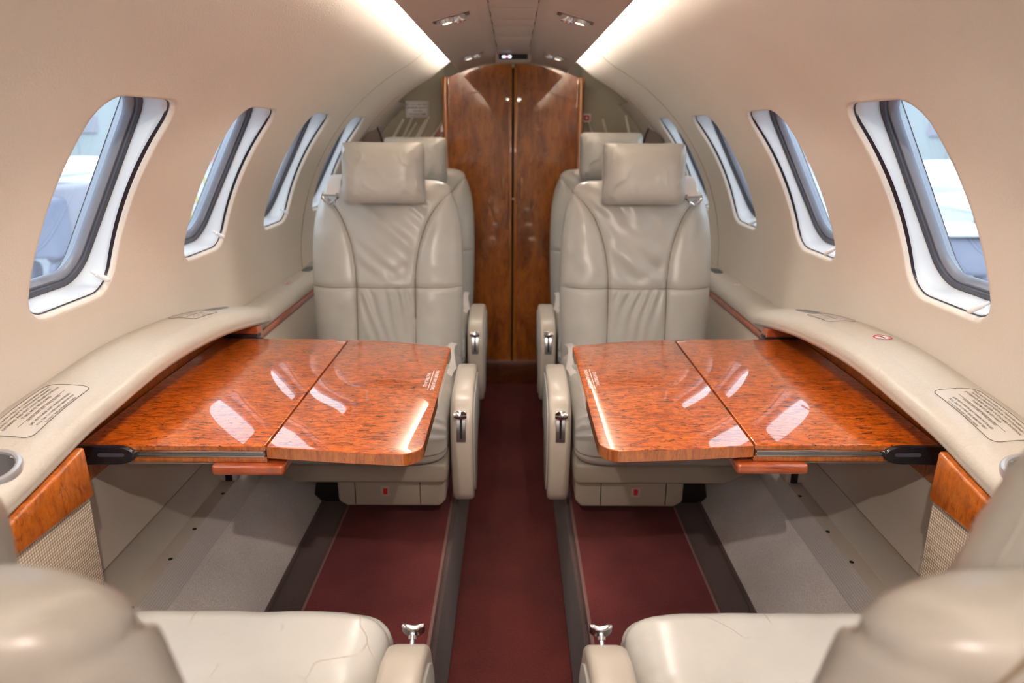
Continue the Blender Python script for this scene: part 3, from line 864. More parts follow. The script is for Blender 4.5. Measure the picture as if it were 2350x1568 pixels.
CUP = (0.672, 0.800, 0.036)
def console(s):
    side = 'left' if s < 0 else 'right'
    t = thing('side_console', 'arched cream padded side console above the %s table' % side, 'console', (s * 0.66, 1.1, -0.8), 'side consoles')
    # padded top
    rows = []
    yy = [-0.1 + i * 0.05 for i in range(14)] + [0.60 + i * 0.006 for i in range(66)] + [1.0 + 0.02 * i for i in range(33)] + [1.655 + 0.01 * i for i in range(16)] + [1.81, 1.818, 1.825, 1.830, 1.834]
    base = None
    for y in yy:
        pr = ledge_prof(y)
        sub = []
        for (a, b), kk in zip(zip(pr, pr[1:]), [1, 1] + [2] + [3] * 7 + [2] * 10 + [2, 2, 2, 3]):
            for i in range(kk):
                sub.append((a[0] + (b[0] - a[0]) * i / kk, a[1] + (b[1] - a[1]) * i / kk))
        sub.append(pr[-1])
        rows.append([(s * x, y, z) for x, z in sub])
    mb = MB(); mb.grid(rows)
    # hole for the cup
    keep = []
    for f in mb.f:
        c = [sum(mb.v[i][k] for i in f) / 4 for k in range(3)]
        if math.hypot(abs(c[0]) - CUP[0], c[1] - CUP[1]) < CUP[2] - 0.001 and c[2] > ztop(c[1]) - 0.03: continue
        keep.append(f)
    mb.f = keep
    # end cap
    last = rows[-1]; k0 = len(mb.v)
    mb.v += last; mb.f.append(tuple(range(k0, k0 + len(last))))
    obj('padded_top', mb, 'ledge', t, angle=50)
    # cup holder
    cz = ledge_z(CUP[0], CUP[1])
    gx = (ledge_z(CUP[0] + 0.02, CUP[1]) - ledge_z(CUP[0] - 0.02, CUP[1])) / 0.04
    gy = (ledge_z(CUP[0], CUP[1] + 0.03) - ledge_z(CUP[0], CUP[1] - 0.03)) / 0.06
    cax = (-s * gx, -gy, 1)
    c = obj('cup_holder', MB().lathe((s * CUP[0], CUP[1], cz), [(0.0345, -0.001), (0.0355, 0.0025), (0.0385, 0.0038), (0.0420, 0.0025), (0.0435, -0.001), (0.0435, -0.007), (0.036, -0.008)], 40, cax), 'ring', t)
    obj('cup_liner', MB().lathe((s * CUP[0], CUP[1], cz), [(0.0355, 0.0), (0.0345, -0.02), (0.033, -0.055), (0.0001, -0.056)], 40, cax), 'cup', c)
    # wooden blocks either side of the table
    def block(y0, y1, name):
        n_ = 14
        top = [(y0 + (y1 - y0) * i / n_, ztop(y0 + (y1 - y0) * i / n_) - 0.043) for i in range(n_ + 1)]
        return top
    top = block(-0.1, 0.918, 'a')
    out = top + [(0.921, -0.520), (0.760, -0.512), (-0.1, -0.500)]
    pr = prism([(a, b) for a, b in out], s * 0.616, s * 0.69, 'x', 0.004, 3)
    obj('wood_fascia', pr, 'fascia', t)
    top = block(1.632, 1.668, 'b')
    out = top + [(1.668, -0.545), (1.632, -0.545)]
    pr = prism(out, s * 0.620, s * 0.70, 'x', 0.006, 4)
    obj('wood_fascia', pr, 'red_wood', t)
    # recess lining behind the table edge
    pr = prism(block(0.921, 1.632, 'c') + [(1.632, -0.56), (0.921, -0.56)], s * 0.700, s * 0.712, 'x')
    obj('recess_board', pr, 'burl_edge', t)
    # woven panel near the viewer
    pr = prism([(-0.1, -0.500), (0.760, -0.512), (0.919, -0.521), (0.912, -0.800), (0.90, -0.840), (-0.1, -0.840)], s * 0.622, s * 0.70, 'x', 0.003, 2)
    obj('woven_panel', pr, 'weave', t)
    # smooth lower sidewall below the table
    prf = [(0.712, -0.52), (0.702, -0.56), (0.698, -0.64), (0.6975, -0.722), (0.6965, -0.724), (0.6975, -0.726), (0.696, -0.76), (0.692, -0.785), (0.688, -0.7985)]
    rows = [[(s * x, y, z) for x, z in prf] for y in (0.88, 1.2, 1.5, 1.70)]
    obj('lower_panel', MB().grid(rows), 'panel', t)
    obj('panel_seam', MB().tube([(s * 0.6968, 0.90, -0.724), (s * 0.6968, 1.70, -0.7245)], 0.0012, 6), 'seam', t)
    # screwed metal strip
    pr = MB().box((min(s * 0.653, s * 0.689), 0.30, -0.8035), (max(s * 0.653, s * 0.689), 1.75, -0.7985))
    st = obj('screw_strip', bevelled(pr, 0.001, 2), 'panel', t)
    for y in (0.90, 1.027, 1.171, 1.278, 1.426):
        obj('screw', MB().lathe((s * 0.6605, y, -0.7985), [(0.0001, 0.0012), (0.0040, 0.0010), (0.0045, -0.001)], 14), 'slot', st)
    return t
for s in (-1, 1): console(s)
for s in (-1, 1):
    t = thing('cable_clip', 'small black clip on a beige block under the %s table' % ('left' if s < 0 else 'right'), 'clip', (s * 0.672, 1.50, -0.798), 'clips under the tables')
    obj('block', bevelled(MB().box((min(s * 0.650, s * 0.694), 1.485, -0.798), (max(s * 0.650, s * 0.694), 1.53, -0.772)), 0.003), 'panel', t)
    obj('clip', bevelled(MB().box((min(s * 0.660, s * 0.676), 1.480, -0.796), (max(s * 0.660, s * 0.676), 1.50, -0.768)), 0.002), 'black', t)

def far_console(s):
    side = 'left' if s < 0 else 'right'
    t = thing('rear_console', 'narrow straight cream ledge beside the rear seats on the %s' % side, 'console', (s * 0.70, 2.4, -0.95), 'rear side ledges')
    pr = [(0.7440, -0.468), (0.730, -0.466), (0.700, -0.467), (0.685, -0.471), (0.674, -0.479), (0.667, -0.491), (0.665, -0.503), (0.668, -0.512), (0.70, -0.513), (0.735, -0.513)]
    ys_ = [1.70, 2.0, 2.4, 2.8, 3.25]
    obj('padded_top', MB().loft([[(s * x, y, z) for x, z in pr] for y in ys_]), 'ledge', t, angle=50)
    q = [(0.664, -0.513), (0.6615, -0.517), (0.6615, -0.528), (0.664, -0.532), (0.70, -0.532), (0.70, -0.513)]
    obj('wood_strip', MB().loft([[(s * x, y, z) for x, z in q] for y in ys_]), 'red_wood', t)
    q = [(0.667, -0.532), (0.664, -0.60), (0.660, -0.70), (0.655, -0.80), (0.70, -0.80), (0.72, -0.532)]
    obj('side_panel', MB().loft([[(s * x, y, z) for x, z in q] for y in [1.668] + ys_]), 'panel', t)
    q = prism(rrect(0.030, 0.075, 0.013, 5, s * 0.712, 2.40), -0.468, -0.463, 'z', 0.001, 2)
    v = obj('air_vent', q, 'vent', t)
    return t
for s in (-1, 1): far_console(s)

# round ash-tray lid at the rear end of each arched console
def on_ledge(s, xc, yc, lift):
    """lettering frame: u runs along the cabin, v climbs towards the wall"""
    def fn(u, v):
        y = yc + (u if s < 0 else -u); x = xc + v
        return (s * x, y, ledge_z(x, y) + lift)
    return fn
def outline_on(s, xc, yc, w, h, r, rad):
    fn = on_ledge(s, xc, yc, 0.0007)
    pts = []
    o = rrect(w, h, r, 6)
    for i in range(len(o)):
        a, b = o[i], o[(i + 1) % len(o)]
        k = max(1, int(math.hypot(a[0] - b[0], a[1] - b[1]) / 0.01))
        for j in range(k): pts.append(fn(a[0] + (b[0] - a[0]) * j / k, a[1] + (b[1] - a[1]) * j / k))
    return MB().tube(pts, rad, 5, closed=True)
PL = [('THIS SEAT APPROVED FOR TAKEOFF AND LANDING', 0.0058, 0, 0.0245), ('IN FULL UPRIGHT POSITION WITH HEADREST', 0.0058, 0, 0.0165), ('EXTENDED AND SEAT IN OUTBOARD POSITION', 0.0058, 0, 0.0085), ('TABLE MUST BE STOWED', 0.0058, 0, 0.0005),
      ('FASTEN SEAT BELT WHILE SEATED', 0.0050, 0, -0.0095), ('LIFE VEST UNDER SEAT WHEN INSTALLED', 0.0050, 0, -0.0190), ('PULL TAB TO OPEN AND REMOVE VEST', 0.0050, 0, -0.0265), ('DO NOT INFLATE INSIDE CABIN', 0.0050, 0, -0.0335)]
PV, PF = text_shapes(PL)
for s in (-1, 1):
    side = 'left' if s < 0 else 'right'
    for (yc, xc, w, where) in ((0.945, 0.690, 0.150, 'near end'), (1.480, 0.699, 0.115, 'far end')):
        t = thing('ledge_placard', 'fine print placard on the %s of the arched %s side console' % (where, side), 'placard', (s * xc, yc, ledge_z(xc, yc)), 'placards on the side consoles')
        h = 0.070 if yc < 1.2 else 0.062
        # film
        o = rrect(w, h, 0.012, 5)
        rows = []
        for j in range(13):
            v = -h / 2 + h * j / 12
            # half width of the outline at this height
            dd = max(abs(v) - (h / 2 - 0.012), 0); hw = w / 2 - 0.012 + math.sqrt(max(0.012 ** 2 - dd ** 2, 0))
            rows.append([on_ledge(s, xc, yc, 0.0005)(-hw + 2 * hw * i / 16, v) for i in range(17)])
        obj('label_film', MB().grid(rows), 'label_film', t)
        obj('outline', outline_on(s, xc, yc, w, h, 0.012, 0.0004), 'ink', t)
        k = w / 0.150
        obj('lettering', mapped([(u * k, v * h / 0.070) for u, v in PV], PF, on_ledge(s, xc, yc, 0.0009)), 'ink', t)
        obj('rule_line', MB().tube([on_ledge(s, xc, yc, 0.0009)(u * k, -0.0035 * h / 0.07 - 0.0015) for u in (-0.055, 0, 0.055)], 0.0003, 4), 'ink', t)
    # dark oval slot at the far end
    fn = on_ledge(s, 0.700, 1.60, 0.0006)
    e = [fn(0.060 * cos(a * pi / 16), 0.016 * sin(a * pi / 16)) for a in range(32)]
    mb = MB(); mb.add(e + [fn(0, 0)], [(i, (i + 1) % 32, 32) for i in range(32)])
    t = thing('console_slot', 'dark oval storage lid on the far end of the %s side console' % side, 'lid', fn(0, 0), 'oval console lids')
    obj('lid', mb, 'vent', t); obj('rim', MB().tube(e, 0.0012, 6, closed=True), 'chrome', t)
# red no smoking mark
def no_smoking(s, xc, yc, fn, label, r=0.017):
    t = thing('no_smoking_sticker', label, 'sticker', fn(0, 0), 'no smoking stickers')
    n_ = 36
    mb = MB(); mb.grid([[fn(rr * cos(2 * pi * k / n_), rr * sin(2 * pi * k / n_)) for k in range(n_)] for rr in (r * 1.08, r * 0.5, 0.0002)], cu=True)
    obj('backing', mb, 'white_card', t)
    def up(p): return (p[0], p[1], p[2] + 0.0006)
    mb = MB(); mb.grid([[up(fn(rr * cos(2 * pi * k / n_), rr * sin(2 * pi * k / n_))) for k in range(n_)] for rr in (r, r * 0.80)], cu=True)
    obj('red_ring', mb, 'ink_red', t)
    c, d = cos(R(45)), sin(R(45))
    q = [(-.85 * r, -.09 * r), (.85 * r, -.09 * r), (.85 * r, .09 * r), (-.85 * r, .09 * r)]
    obj('red_bar', MB().add([up(fn(u * c - v * d, u * d + v * c)) for u, v in q], [(0, 1, 2, 3)]), 'ink_red', t)
    q = [(-.55 * r, -.10 * r), (.55 * r, -.10 * r), (.55 * r, .06 * r), (-.55 * r, .06 * r)]
    obj('cigarette', MB().add([fn(u, v)[:2] + (fn(u, v)[2] + 0.0003,) for u, v in q], [(0, 1, 2, 3)]), 'ink', t)
no_smoking(1, 0.700, 1.263, on_ledge(1, 0.700, 1.263, 0.0005), 'round red no smoking sticker in the middle of the right side console')
for s in (-1, 1):
    no_smoking(s, 0.715, 2.17, (lambda s: lambda u, v: (s * (0.713 + v), 2.17 + u, -0.4645))(s), 'faded round no smoking sticker on the narrow %s rear ledge' % ('left' if s < 0 else 'right'), r=0.011)

# ------------------------------------------------------------------ folding tables
TZ = -0.480
def table(s):
    side = 'left' if s < 0 else 'right'
    dy = 0.0 if s < 0 else 0.012
    t = thing('folding_table', 'glossy burl wood folding table pulled out from the %s side console' % side, 'table', (s * 0.42, 1.3, TZ - 0.045), 'fold out tables')
    out = [(s * 0.3915, 1.010 + dy), (s * 0.686, 1.010 + dy), (s * 0.697, 1.30), (s * 0.697, 1.604 + dy), (s * 0.3925, 1.600 + dy)]
    obj('fixed_leaf', prism(out, TZ - 0.0245, TZ, 'z', 0.0016, 3), 'burl', t)
    # flap with rounded outer corners and slightly bowed ends
    A = (0.3870, 1.006 + dy); B = (0.1400, 0.981 + dy * 1.3); C = (0.1400, 1.548 + dy); D = (0.3880, 1.596 + dy)
    pts = [A]
    for i in range(9):
        a = i / 8 * pi / 2; r = 0.034
        pts.append((B[0] + r - r * sin(a) * 1.0, B[1] + r - r * cos(a)))
    for i in range(9):
        a = i / 8 * pi / 2; r = 0.026
        pts.append((C[0] + r - r * cos(a), C[1] - r + r * sin(a)))
    for f in (0.25, 0.5, 0.75):
        pts.append((C[0] + 0.026 + (D[0] - C[0] - 0.026) * f, C[1] + (D[1] - C[1]) * f + 0.006 * sin(pi * f)))
    pts.append(D)
    pts.insert(1, ((A[0] + B[0]) / 2, (A[1] + B[1]) / 2 - 0.004))
    obj('flap_leaf', prism([(s * x, y) for x, y in pts], TZ - 0.0205, TZ + 0.0005, 'z', 0.0014, 3), 'burl', t)
    cx_ = sum(p[0] for p in pts) / len(pts); cy_ = sum(p[1] for p in pts) / len(pts)
    mb = MB(); mb.grid([[(s * (cx_ + (x - cx_) * 1.003), cy_ + (y - cy_) * 1.0012, z) for x, y in pts] for z in (TZ - 0.0192, TZ - 0.0008)])
    obj('edge_band', mb, 'burl_edge', t)
    # veneered edge bands
    def band(path, z0, z1, off, mat, name):
        mb = MB(); mb.grid([[(s * x, y, z) for x, y in path] for z in (z0, z1)])
        return obj(name, mb, mat, t)
    y0 = 1.010 + dy
    # aluminium double rail along the near edge
    for z0, z1, nm in ((TZ - 0.0125, TZ - 0.0085, 'edge_rail'), (TZ - 0.0195, TZ - 0.0160, 'edge_rail')):
        pr = MB().box((min(s * 0.393, s * 0.640), y0 - 0.0035, z0), (max(s * 0.393, s * 0.640), y0 + 0.003, z1))
        obj(nm, bevelled(pr, 0.0008, 2), 'rail', t)
    pr = MB().box((min(s * 0.395, s * 0.638), y0 - 0.0012, TZ - 0.0165), (max(s * 0.395, s * 0.638), y0 + 0.003, TZ - 0.0120))
    obj('rail_groove', pr, 'vent', t)
    pr = MB().box((min(s * 0.3895, s * 0.650), y0 - 0.0015, TZ - 0.0285), (max(s * 0.3895, s * 0.650), y0 + 0.02, TZ - 0.0195))
    obj('bottom_rail', bevelled(pr, 0.001, 2), 'burl_edge', t)
    pr = MB().box((min(s * 0.3905, s * 0.697), y0 - 0.0008, TZ - 0.0078), (max(s * 0.3905, s * 0.650), y0 + 0.003, TZ - 0.0022))
    obj('edge_band', pr, 'burl_edge', t)
    # hinge between the leaves
    obj('hinge_joint', MB().box((min(s * 0.3870, s * 0.3925), y0, TZ - 0.023), (max(s * 0.3870, s * 0.3925), 1.600 + dy, TZ - 0.006)), 'slot', t)
    # lip under the joint corner
    pr = prism(rrect(0.115, 0.10, (0.006, 0.014, 0.006, 0.006), 4, s * 0.418, y0 + 0.035), TZ - 0.0455, TZ - 0.0290, 'z', 0.004, 3)
    obj('pull_lip', pr, 'red_wood', t)
    # woven webbing under the near edge
    obj('underside_webbing', MB().box((min(s * 0.46, s * 0.66), y0 + 0.012, TZ - 0.038), (max(s * 0.46, s * 0.66), y0 + 0.022, TZ - 0.0288)), 'weave', t)
    # black support arms at both ends
    for (ya, yb, sgn) in ((y0 - 0.010, y0 + 0.0, 1), (1.612 + dy, 1.622 + dy, -1)):
        o = []
        for i in range(13):
            a = pi / 2 + pi * i / 12
            o.append((0.625 - 0.0 + 0.030 * cos(a), TZ - 0.0145 + 0.0155 * sin(a)))
        o += [(0.693, TZ - 0.031), (0.693, TZ + 0.001)]
        arm = obj('support_arm', prism([(s * x, z) for x, z in o], ya, yb, 'y', 0.002, 3), 'black', t)
        if sgn > 0:
            q = prism(rrect(0.042, 0.006, 0.003, 4, s * 0.632, TZ - 0.0125), ya - 0.0008, ya + 0.001, 'y')
            obj('arm_inlay', q, 'gasket_dark', arm)
    if True:
        a, b = (y0 + 0.612), (y0 + 0.635)
        obj('rear_bracket', bevelled(MB().box((min(s * 0.615, s * 0.700), a, TZ - 0.006), (max(s * 0.615, s * 0.700), b, TZ + 0.003)), 0.003, 3), 'black', t)
    # white print at the aisle edge
    yt = 1.315 + dy
    def fn(u, v): return (s * (0.163 + v), yt + (u if s < 0 else -u), TZ + 0.0012)
    V, F = text_shapes([('STOW TABLE FOR', 0.0098, 0, 0.0035), ('TAKEOFF AND LANDING', 0.0098, 0, -0.0125)])
    obj('print', mapped(V, F, fn), 'ink_white', t)
    obj('print_rule', MB().add([fn(-0.058, -0.0015), fn(0.058, -0.0015), fn(0.058, -0.0003), fn(-0.058, -0.0003)], [(0, 1, 2, 3)]), 'ink_white', t)
    # latch plate at the far joint corner
    obj('latch_plate', bevelled(MB().box((min(s * 0.394, s * 0.414), 1.578 + dy, TZ - 0.001), (max(s * 0.394, s * 0.414), 1.590 + dy, TZ + 0.0007)), 0.0004, 2), 'rail', t)
    return t
table(-1); table(1)

# ------------------------------------------------------------------ seats
WT = [(-0.80, 0.205), (-0.72, 0.213), (-0.60, 0.219), (-0.46, 0.2225), (-0.36, 0.2215), (-0.30, 0.218), (-0.25, 0.211), (-0.21, 0.200), (-0.18, 0.187), (-0.160, 0.168), (-0.150, 0.150)]
def seam_u(z):
    return smooth_tab(z, [(-0.80, 0.086), (-0.46, 0.085), (-0.40, 0.088), (-0.34, 0.097), (-0.28, 0.115), (-0.24, 0.134), (-0.205, 0.160), (-0.185, 0.182), (-0.17, 0.2)])
ZH = -0.458
def back_y(z): return 0.045 + 0.075 * (z + 0.66) / 0.5 + 0.02 * ((z + 0.45) / 0.3) ** 2
def back_front(x, z, w, seed):
    """forward push of the front face at height z and offset x"""
    su = seam_u(z)
    e = abs(x) / max(w, 1e-4)
    d = 0.0
    # bolsters swell, the middle is a little hollow
    if abs(x) > su: d += 0.012 * sin(pi * min((abs(x) - su) / max(w - su, 0.01), 1)) ** 0.8
    else: d += 0.003 + 0.007 * cos(x / su * pi / 2)
    g = 0.0
    g += 0.0055 * gs(abs(x) - su, 0.0060) * (1 if z < -0.17 else 0)
    g += 0.0055 * gs(z - ZH, 0.0065)
    d -= g
    # gathers below the waist seam and soft folds in the middle panel
    if abs(x) < su:
        k = min(1, (su - abs(x)) / 0.03)
        if z < ZH:
            f = math.exp(-(ZH - z) / 0.09)
            d += k * 0.0068 * f * sin((x + 0.25 * (z - ZH)) * 190 + 3 * noise.noise(Vector((x * 9, z * 10, seed)))) * min(1, (ZH - z) / 0.012)
        else:
            q = noise.noise(Vector((x * 9 + (z + 0.4) * 9, z * 24 + (x if seed < 5 else -x) * 20, seed + 3)))
            d += k * 0.0060 * q * min(1, (z - ZH) / 0.03)
            d -= k * 0.004 * gs(z - ZH - 0.03 - abs(x) * 0.5, 0.02)
    else:
        d += 0.0022 * noise.noise(Vector((x * 20, z * 22, seed + 9)))
    return d

def build_seat(s, seed, label, loc):
    """seat facing -y, armrest on the s side; x from the seat centre, y from the backrest, z from the eye"""
    t = thing('reclining_chair', label, 'seat', loc, 'cream leather cabin seats')
    ox, oy = loc[0], loc[1]
    def T(p): return (ox + s * p[0], oy + p[1], p[2])
    def TB(mb): mb.v = [T((v[0] * 1.045, v[1], v[2])) for v in mb.v]; return mb     # backrest, a little wider
    def TH(mb): mb.v = [T(v) for v in mb.v]; return mb
    def TM(mb): mb.v = [T((v[0] + 0.018, v[1], v[2])) for v in mb.v]; return mb      # seat pan sits nearer the aisle
    # backrest
    rows = []
    NF, NBK, NV = 150, 44, 150
    n_e = 3.4
    for j in range(NV + 1):
        f = j / NV
        if f < 0.86: z = -0.80 + (0.62) * f / 0.86; tk = 1.0; w = smooth_tab(z, WT)
        else:
            a = (f - 0.86) / 0.14 * pi / 2
            z = -0.18 + 0.035 * sin(a); tk = max(cos(a), 0.02) ** 0.75; w = 0.187 * (0.30 + 0.70 * max(cos(a), 0) ** 0.42)
            if j == NV: w = 0.05
        row = []
        th = 0.046 * tk * (1 + 0.25 * gs(z + 0.62, 0.25))
        yc = back_y(z)
        for k in range(NF + NBK):
            if k < NF: t_ = -1 + 2 * k / NF; q = -1
            else: t_ = 1 - 2 * (k - NF) / NBK; q = 1
            un = 0.6 * t_ + 0.4 * sin(t_ * pi / 2)
            x = w * un
            e_ = max(0.0, 1 - abs(un) ** n_e)
            y = q * th * e_ ** (1 / 2.4)
            qq_ = min(1, e_ ** (1 / 2.4) * 2.0)
            if q < 0: y -= back_front(x, z, w, seed) * qq_ * tk
            else: y += (0.004 - 0.004 * gs(abs(x) - seam_u(z) - 0.02, 0.006)) * qq_ * tk
            row.append((x, yc + y, z))
        rows.append(row)
    back = obj('backrest', TB(MB().loft(rows)), 'leather', t, angle=80)
    # stitched seams lying in the grooves
    for sg in (-1, 1):
        pts = []
        for i in range(50):
            z = -0.78 + (0.60) * i / 49
            x = sg * seam_u(z); w = smooth_tab(z, WT)
            xn = min(abs(x) / w, 0.985)
            q = (1 - xn ** n_e) ** (1 / 2.4) * 2.0 / 2.2
            th = 0.046 * (1 + 0.25 * gs(z + 0.62, 0.25)) * ((1 - xn ** n_e) ** (1 / 2.4) if xn < 1 else 0)
            pts.append((x, back_y(z) - th - back_front(x, z, w, seed) * min(1, q * 2.2) - 0.0004, z))
        obj('seam', TB(MB().tube(pts, 0.0012, 6)), 'seam', back)
    pts = []
    for i in range(60):
        x = -0.218 + 0.436 * i / 59; w = smooth_tab(ZH, WT); xn = abs(x) / w
        th = 0.046 * (1 + 0.25 * gs(ZH + 0.62, 0.25)) * (1 - xn ** n_e) ** (1 / 2.4)
        qq = (1 - xn ** n_e) ** (1 / 2.4) * 2.0 / 2.2
        pts.append((x, back_y(ZH) - th - back_front(x, ZH, w, seed) * min(1, qq * 2.2) - 0.0004, ZH))
    obj('seam', TB(MB().tube(pts, 0.0012, 6)), 'seam', back)
    # rear panel outline seam, seen on the seats with their backs to the viewer
    pts = []
    for i in range(60):
        z = -0.78 + 0.615 * i / 59
        x = min(smooth_tab(z, WT) * 0.80, 0.178)
        w = smooth_tab(z, WT); xn = x / w
        y = 0.046 * (1 + 0.25 * gs(z + 0.62, 0.25)) * (1 - xn ** n_e) ** (1 / 2.4) + 0.0035
        pts.append((x, back_y(z) + y, z))
    for sg in (-1, 1):
        obj('rear_seam', TB(MB().tube([(sg * p[0], p[1], p[2]) for p in pts], 0.0016, 6)), 'seam', back)
    # headrest pillow
    rows = []
    nu, nv = 80, 60
    hoff = 0.008 if seed < 5 else -0.001
    hx, hz, hy = 0.121, 0.088, 0.056
    def pillow(u, v, side_):
        e = max(0.0, (1 - abs(u) ** 4.0)) * max(0.0, (1 - abs(v) ** 3.4))
        thk = hy * e ** 0.46
        pin = 1 - 0.02 * (1 - v * v) * abs(u) ** 2 - 0.05 * abs(v) ** 8; pinz = 1 - 0.03 * (1 - u * u) * abs(v) ** 2 - 0.06 * abs(u) ** 8
        nz = noise.noise(Vector((u * 2.2 + seed, v * 2.0, seed)))
        wr = 0.0075 * (1 - abs(math.sin((u * 1.1 + (v if seed < 5 else u * v) * 0.9) * 6 + nz * 5))) ** 3 * e ** 0.5 * min(1, abs(u) ** 1.5 * 1.3 + 0.15) * max(0, 0.35 + noise.noise(Vector((u * 2.5, v * 3, seed + 5))) * 1.3)
        y = -(thk + wr * 1.4) if side_ < 0 else thk
        return (u * hx * (pin + 0.0) + hoff, 0.030 + y + 0.010 * v, -0.119 + v * hz * pinz)
    mb = MB()
    for sd in (-1, 1):
        g = []
        for j in range(nv + 1):
            v = sin((j / nv - 0.5) * pi)
            g.append([pillow(sin((i / nu - 0.5) * pi), v, sd) for i in range(nu + 1)])
        mb.grid(g)
    head = obj('headrest', TH(mb), 'leather_soft', t, angle=80)
    edge = [pillow(sin(a), -1 if False else 0, -1) for a in ()]
    pip = []
    for i in range(80):
        a = 2 * pi * i / 80
        pass
    side_pts = [pillow(0.998, sin((j / 20 - 0.5) * pi), 1) for j in range(21)]
    obj('piping', TH(MB().tube(side_pts, 0.0016, 6)), 'leather', head)
    obj('piping', TH(MB().tube([(-p[0] + 2 * hoff, p[1], p[2]) for p in side_pts], 0.0016, 6)), 'leather', head)
    # seat cushion
    rows = []
    cw = 0.212
    prof = []     # (y, z) closed loop, front at -y
    for i in range(17):
        a = i / 16 * pi / 2
        prof.append((-0.526 - 0.048 * sin(a), -0.690 + 0.060 * cos(a)))
    prof += [(-0.574, -0.70), (-0.574, -0.722)]
    for i in range(1, 9):
        a = i / 8 * pi / 2
        prof.append((-0.559 - 0.015 * cos(a), -0.735 - 0.020 * sin(a)))
    prof += [(-0.40, -0.757), (-0.20, -0.757), (0.02, -0.757), (0.03, -0.70), (0.01, -0.655)]
    for i in range(1, 26):
        y = 0.0 - 0.50 * i / 26
        prof.append((y, -0.646 + 0.016 * sin(pi * min(i / 26 * 0.5 + 0.1, 1))))
    prof = prof[:]
    NX = 84
    for i in range(NX + 1):
        u = sin((i / NX - 0.5) * pi)
        e = (1 - abs(u) ** 7) ** 0.5
        row = []
        for (y, z) in prof:
            cz = -0.705; cy = -0.26
            k = 0.80 + 0.20 * e
            yy = cy + (y - cy) * (0.90 + 0.10 * e); zz = cz + (z - cz) * (0.45 + 0.55 * e)
            # gathered leather towards both flanks
            g = noise.noise(Vector((y * 3, z * 3, seed)))
            fold = 0.0032 * sin((y * 0.7 + z * 1.3) * 150 + g * 8) * min(1, max(0, (abs(u) - 0.72) / 0.2)) * (1 if y < -0.1 else 0)
            top_ = 0.0024 * noise.noise(Vector((u * 3.0, y * 9, seed + 2)))
            if y < -0.4: yy -= fold
            zz += fold * 0.8 + (top_ if z > -0.7 else 0)
            row.append((u * cw, yy, zz))
        rows.append(row)
    cush = obj('seat_cushion', TM(MB().loft(rows)), 'leather_creased', t, angle=80)
    pts = []
    for i in range(50):
        u = sin((i / 49 - 0.5) * pi * 0.96)
        e = (1 - abs(u) ** 7) ** 0.5
        pts.append((u * cw, -0.26 + (-0.576 + 0.26) * (0.90 + 0.10 * e) - 0.0004, -0.705 + (-0.728 + 0.705) * (0.45 + 0.55 * e)))
    obj('seam', TM(MB().tube(pts, 0.0013, 6)), 'seam', cush)
    pts = [(p[0] * 0.93, -0.455, 0) for p in pts]
    # lower shroud, wider towards the wall
    o = [(-0.185, -0.76), (0.212, -0.76), (0.212, -0.800), (0.205, -0.812), (-0.150, -0.812), (-0.178, -0.80), (-0.20, -0.785)]
    o = [(-x if False else x, z) for x, z in o]
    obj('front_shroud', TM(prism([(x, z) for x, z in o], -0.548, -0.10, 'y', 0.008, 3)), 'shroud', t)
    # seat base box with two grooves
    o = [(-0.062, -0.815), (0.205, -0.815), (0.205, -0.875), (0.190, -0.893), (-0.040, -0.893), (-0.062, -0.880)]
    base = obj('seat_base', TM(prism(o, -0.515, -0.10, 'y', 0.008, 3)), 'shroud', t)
    for x in (-0.018, 0.142):
        obj('groove', TM(MB().tube([(x, -0.5158, -0.822), (x, -0.5158, -0.886)], 0.0010, 6)), 'slot', base)
    obj('red_tag', TM(prism(rrect(0.010, 0.016, 0.002, 3, 0.056, -0.850), -0.5175, -0.514, 'y')), 'ink_red', base)
    obj('tag_plate', TM(prism(rrect(0.023, 0.027, 0.003, 3, 0.056, -0.850), -0.5162, -0.514, 'y')), 'panel', base)
    # pedestal down to the floor
    o = [(-0.150, -0.89), (0.180, -0.89), (0.190, -0.947), (-0.160, -0.947)]
    obj('pedestal', TM(prism(o, -0.40, -0.05, 'y', 0.004, 2)), 'slot', t)
    # armrest on the aisle side
    pr = [(-0.215, -0.655), (-0.222, -0.625), (-0.245, -0.610), (-0.30, -0.606), (-0.36, -0.608), (-0.43, -0.612), (-0.468, -0.624), (-0.495, -0.645), (-0.508, -0.675), (-0.512, -0.71), (-0.508, -0.76), (-0.497, -0.82), (-0.482, -0.875), (-0.470, -0.897), (-0.455, -0.905), (-0.40, -0.905), (-0.375, -0.89), (-0.34, -0.80), (-0.30, -0.77), (-0.22, -0.765)]
    x0, x1 = 0.218, 0.272
    arm = obj('armrest', TM(prism(pr, x0, x1, 'x', 0.010, 4)), 'arm_leather', t, angle=50)
    pin = [((y + 0.37) * 0.84 - 0.37, (z + 0.74) * 0.88 - 0.74) for y, z in pr]
    obj('side_plate', TM(prism(pin, x1 - 0.002, x1 + 0.004, 'x', 0.003, 2)), 'grey_arm', arm)
    # latch plate following the front curve
    xm = 0.2445
    pth = [(-0.4975, -0.648), (-0.5030, -0.660), (-0.5100, -0.677), (-0.5130, -0.696), (-0.5140, -0.718)]
    def plate(hw, push):
        rws = []
        for i, (y, z) in enumerate(pth):
            rws.append([(xm + dx * hw, y - push + (0.0015 if abs(dx) == 1 else 0), z) for dx in (-1, -0.9, 0, 0.9, 1)])
        return rws
    mb = MB(); mb.grid(plate(0.0115, 0.0004)); k = len(mb.v)
    back_rows = [[(p[0], p[1] + 0.010, p[2]) for p in r_] for r_ in plate(0.0115, 0.0)]
    mb.grid(back_rows, flip=True)
    for rr_ in (0, -1):
        mb.grid([plate(0.0115, 0.0004)[rr_], back_rows[rr_]])
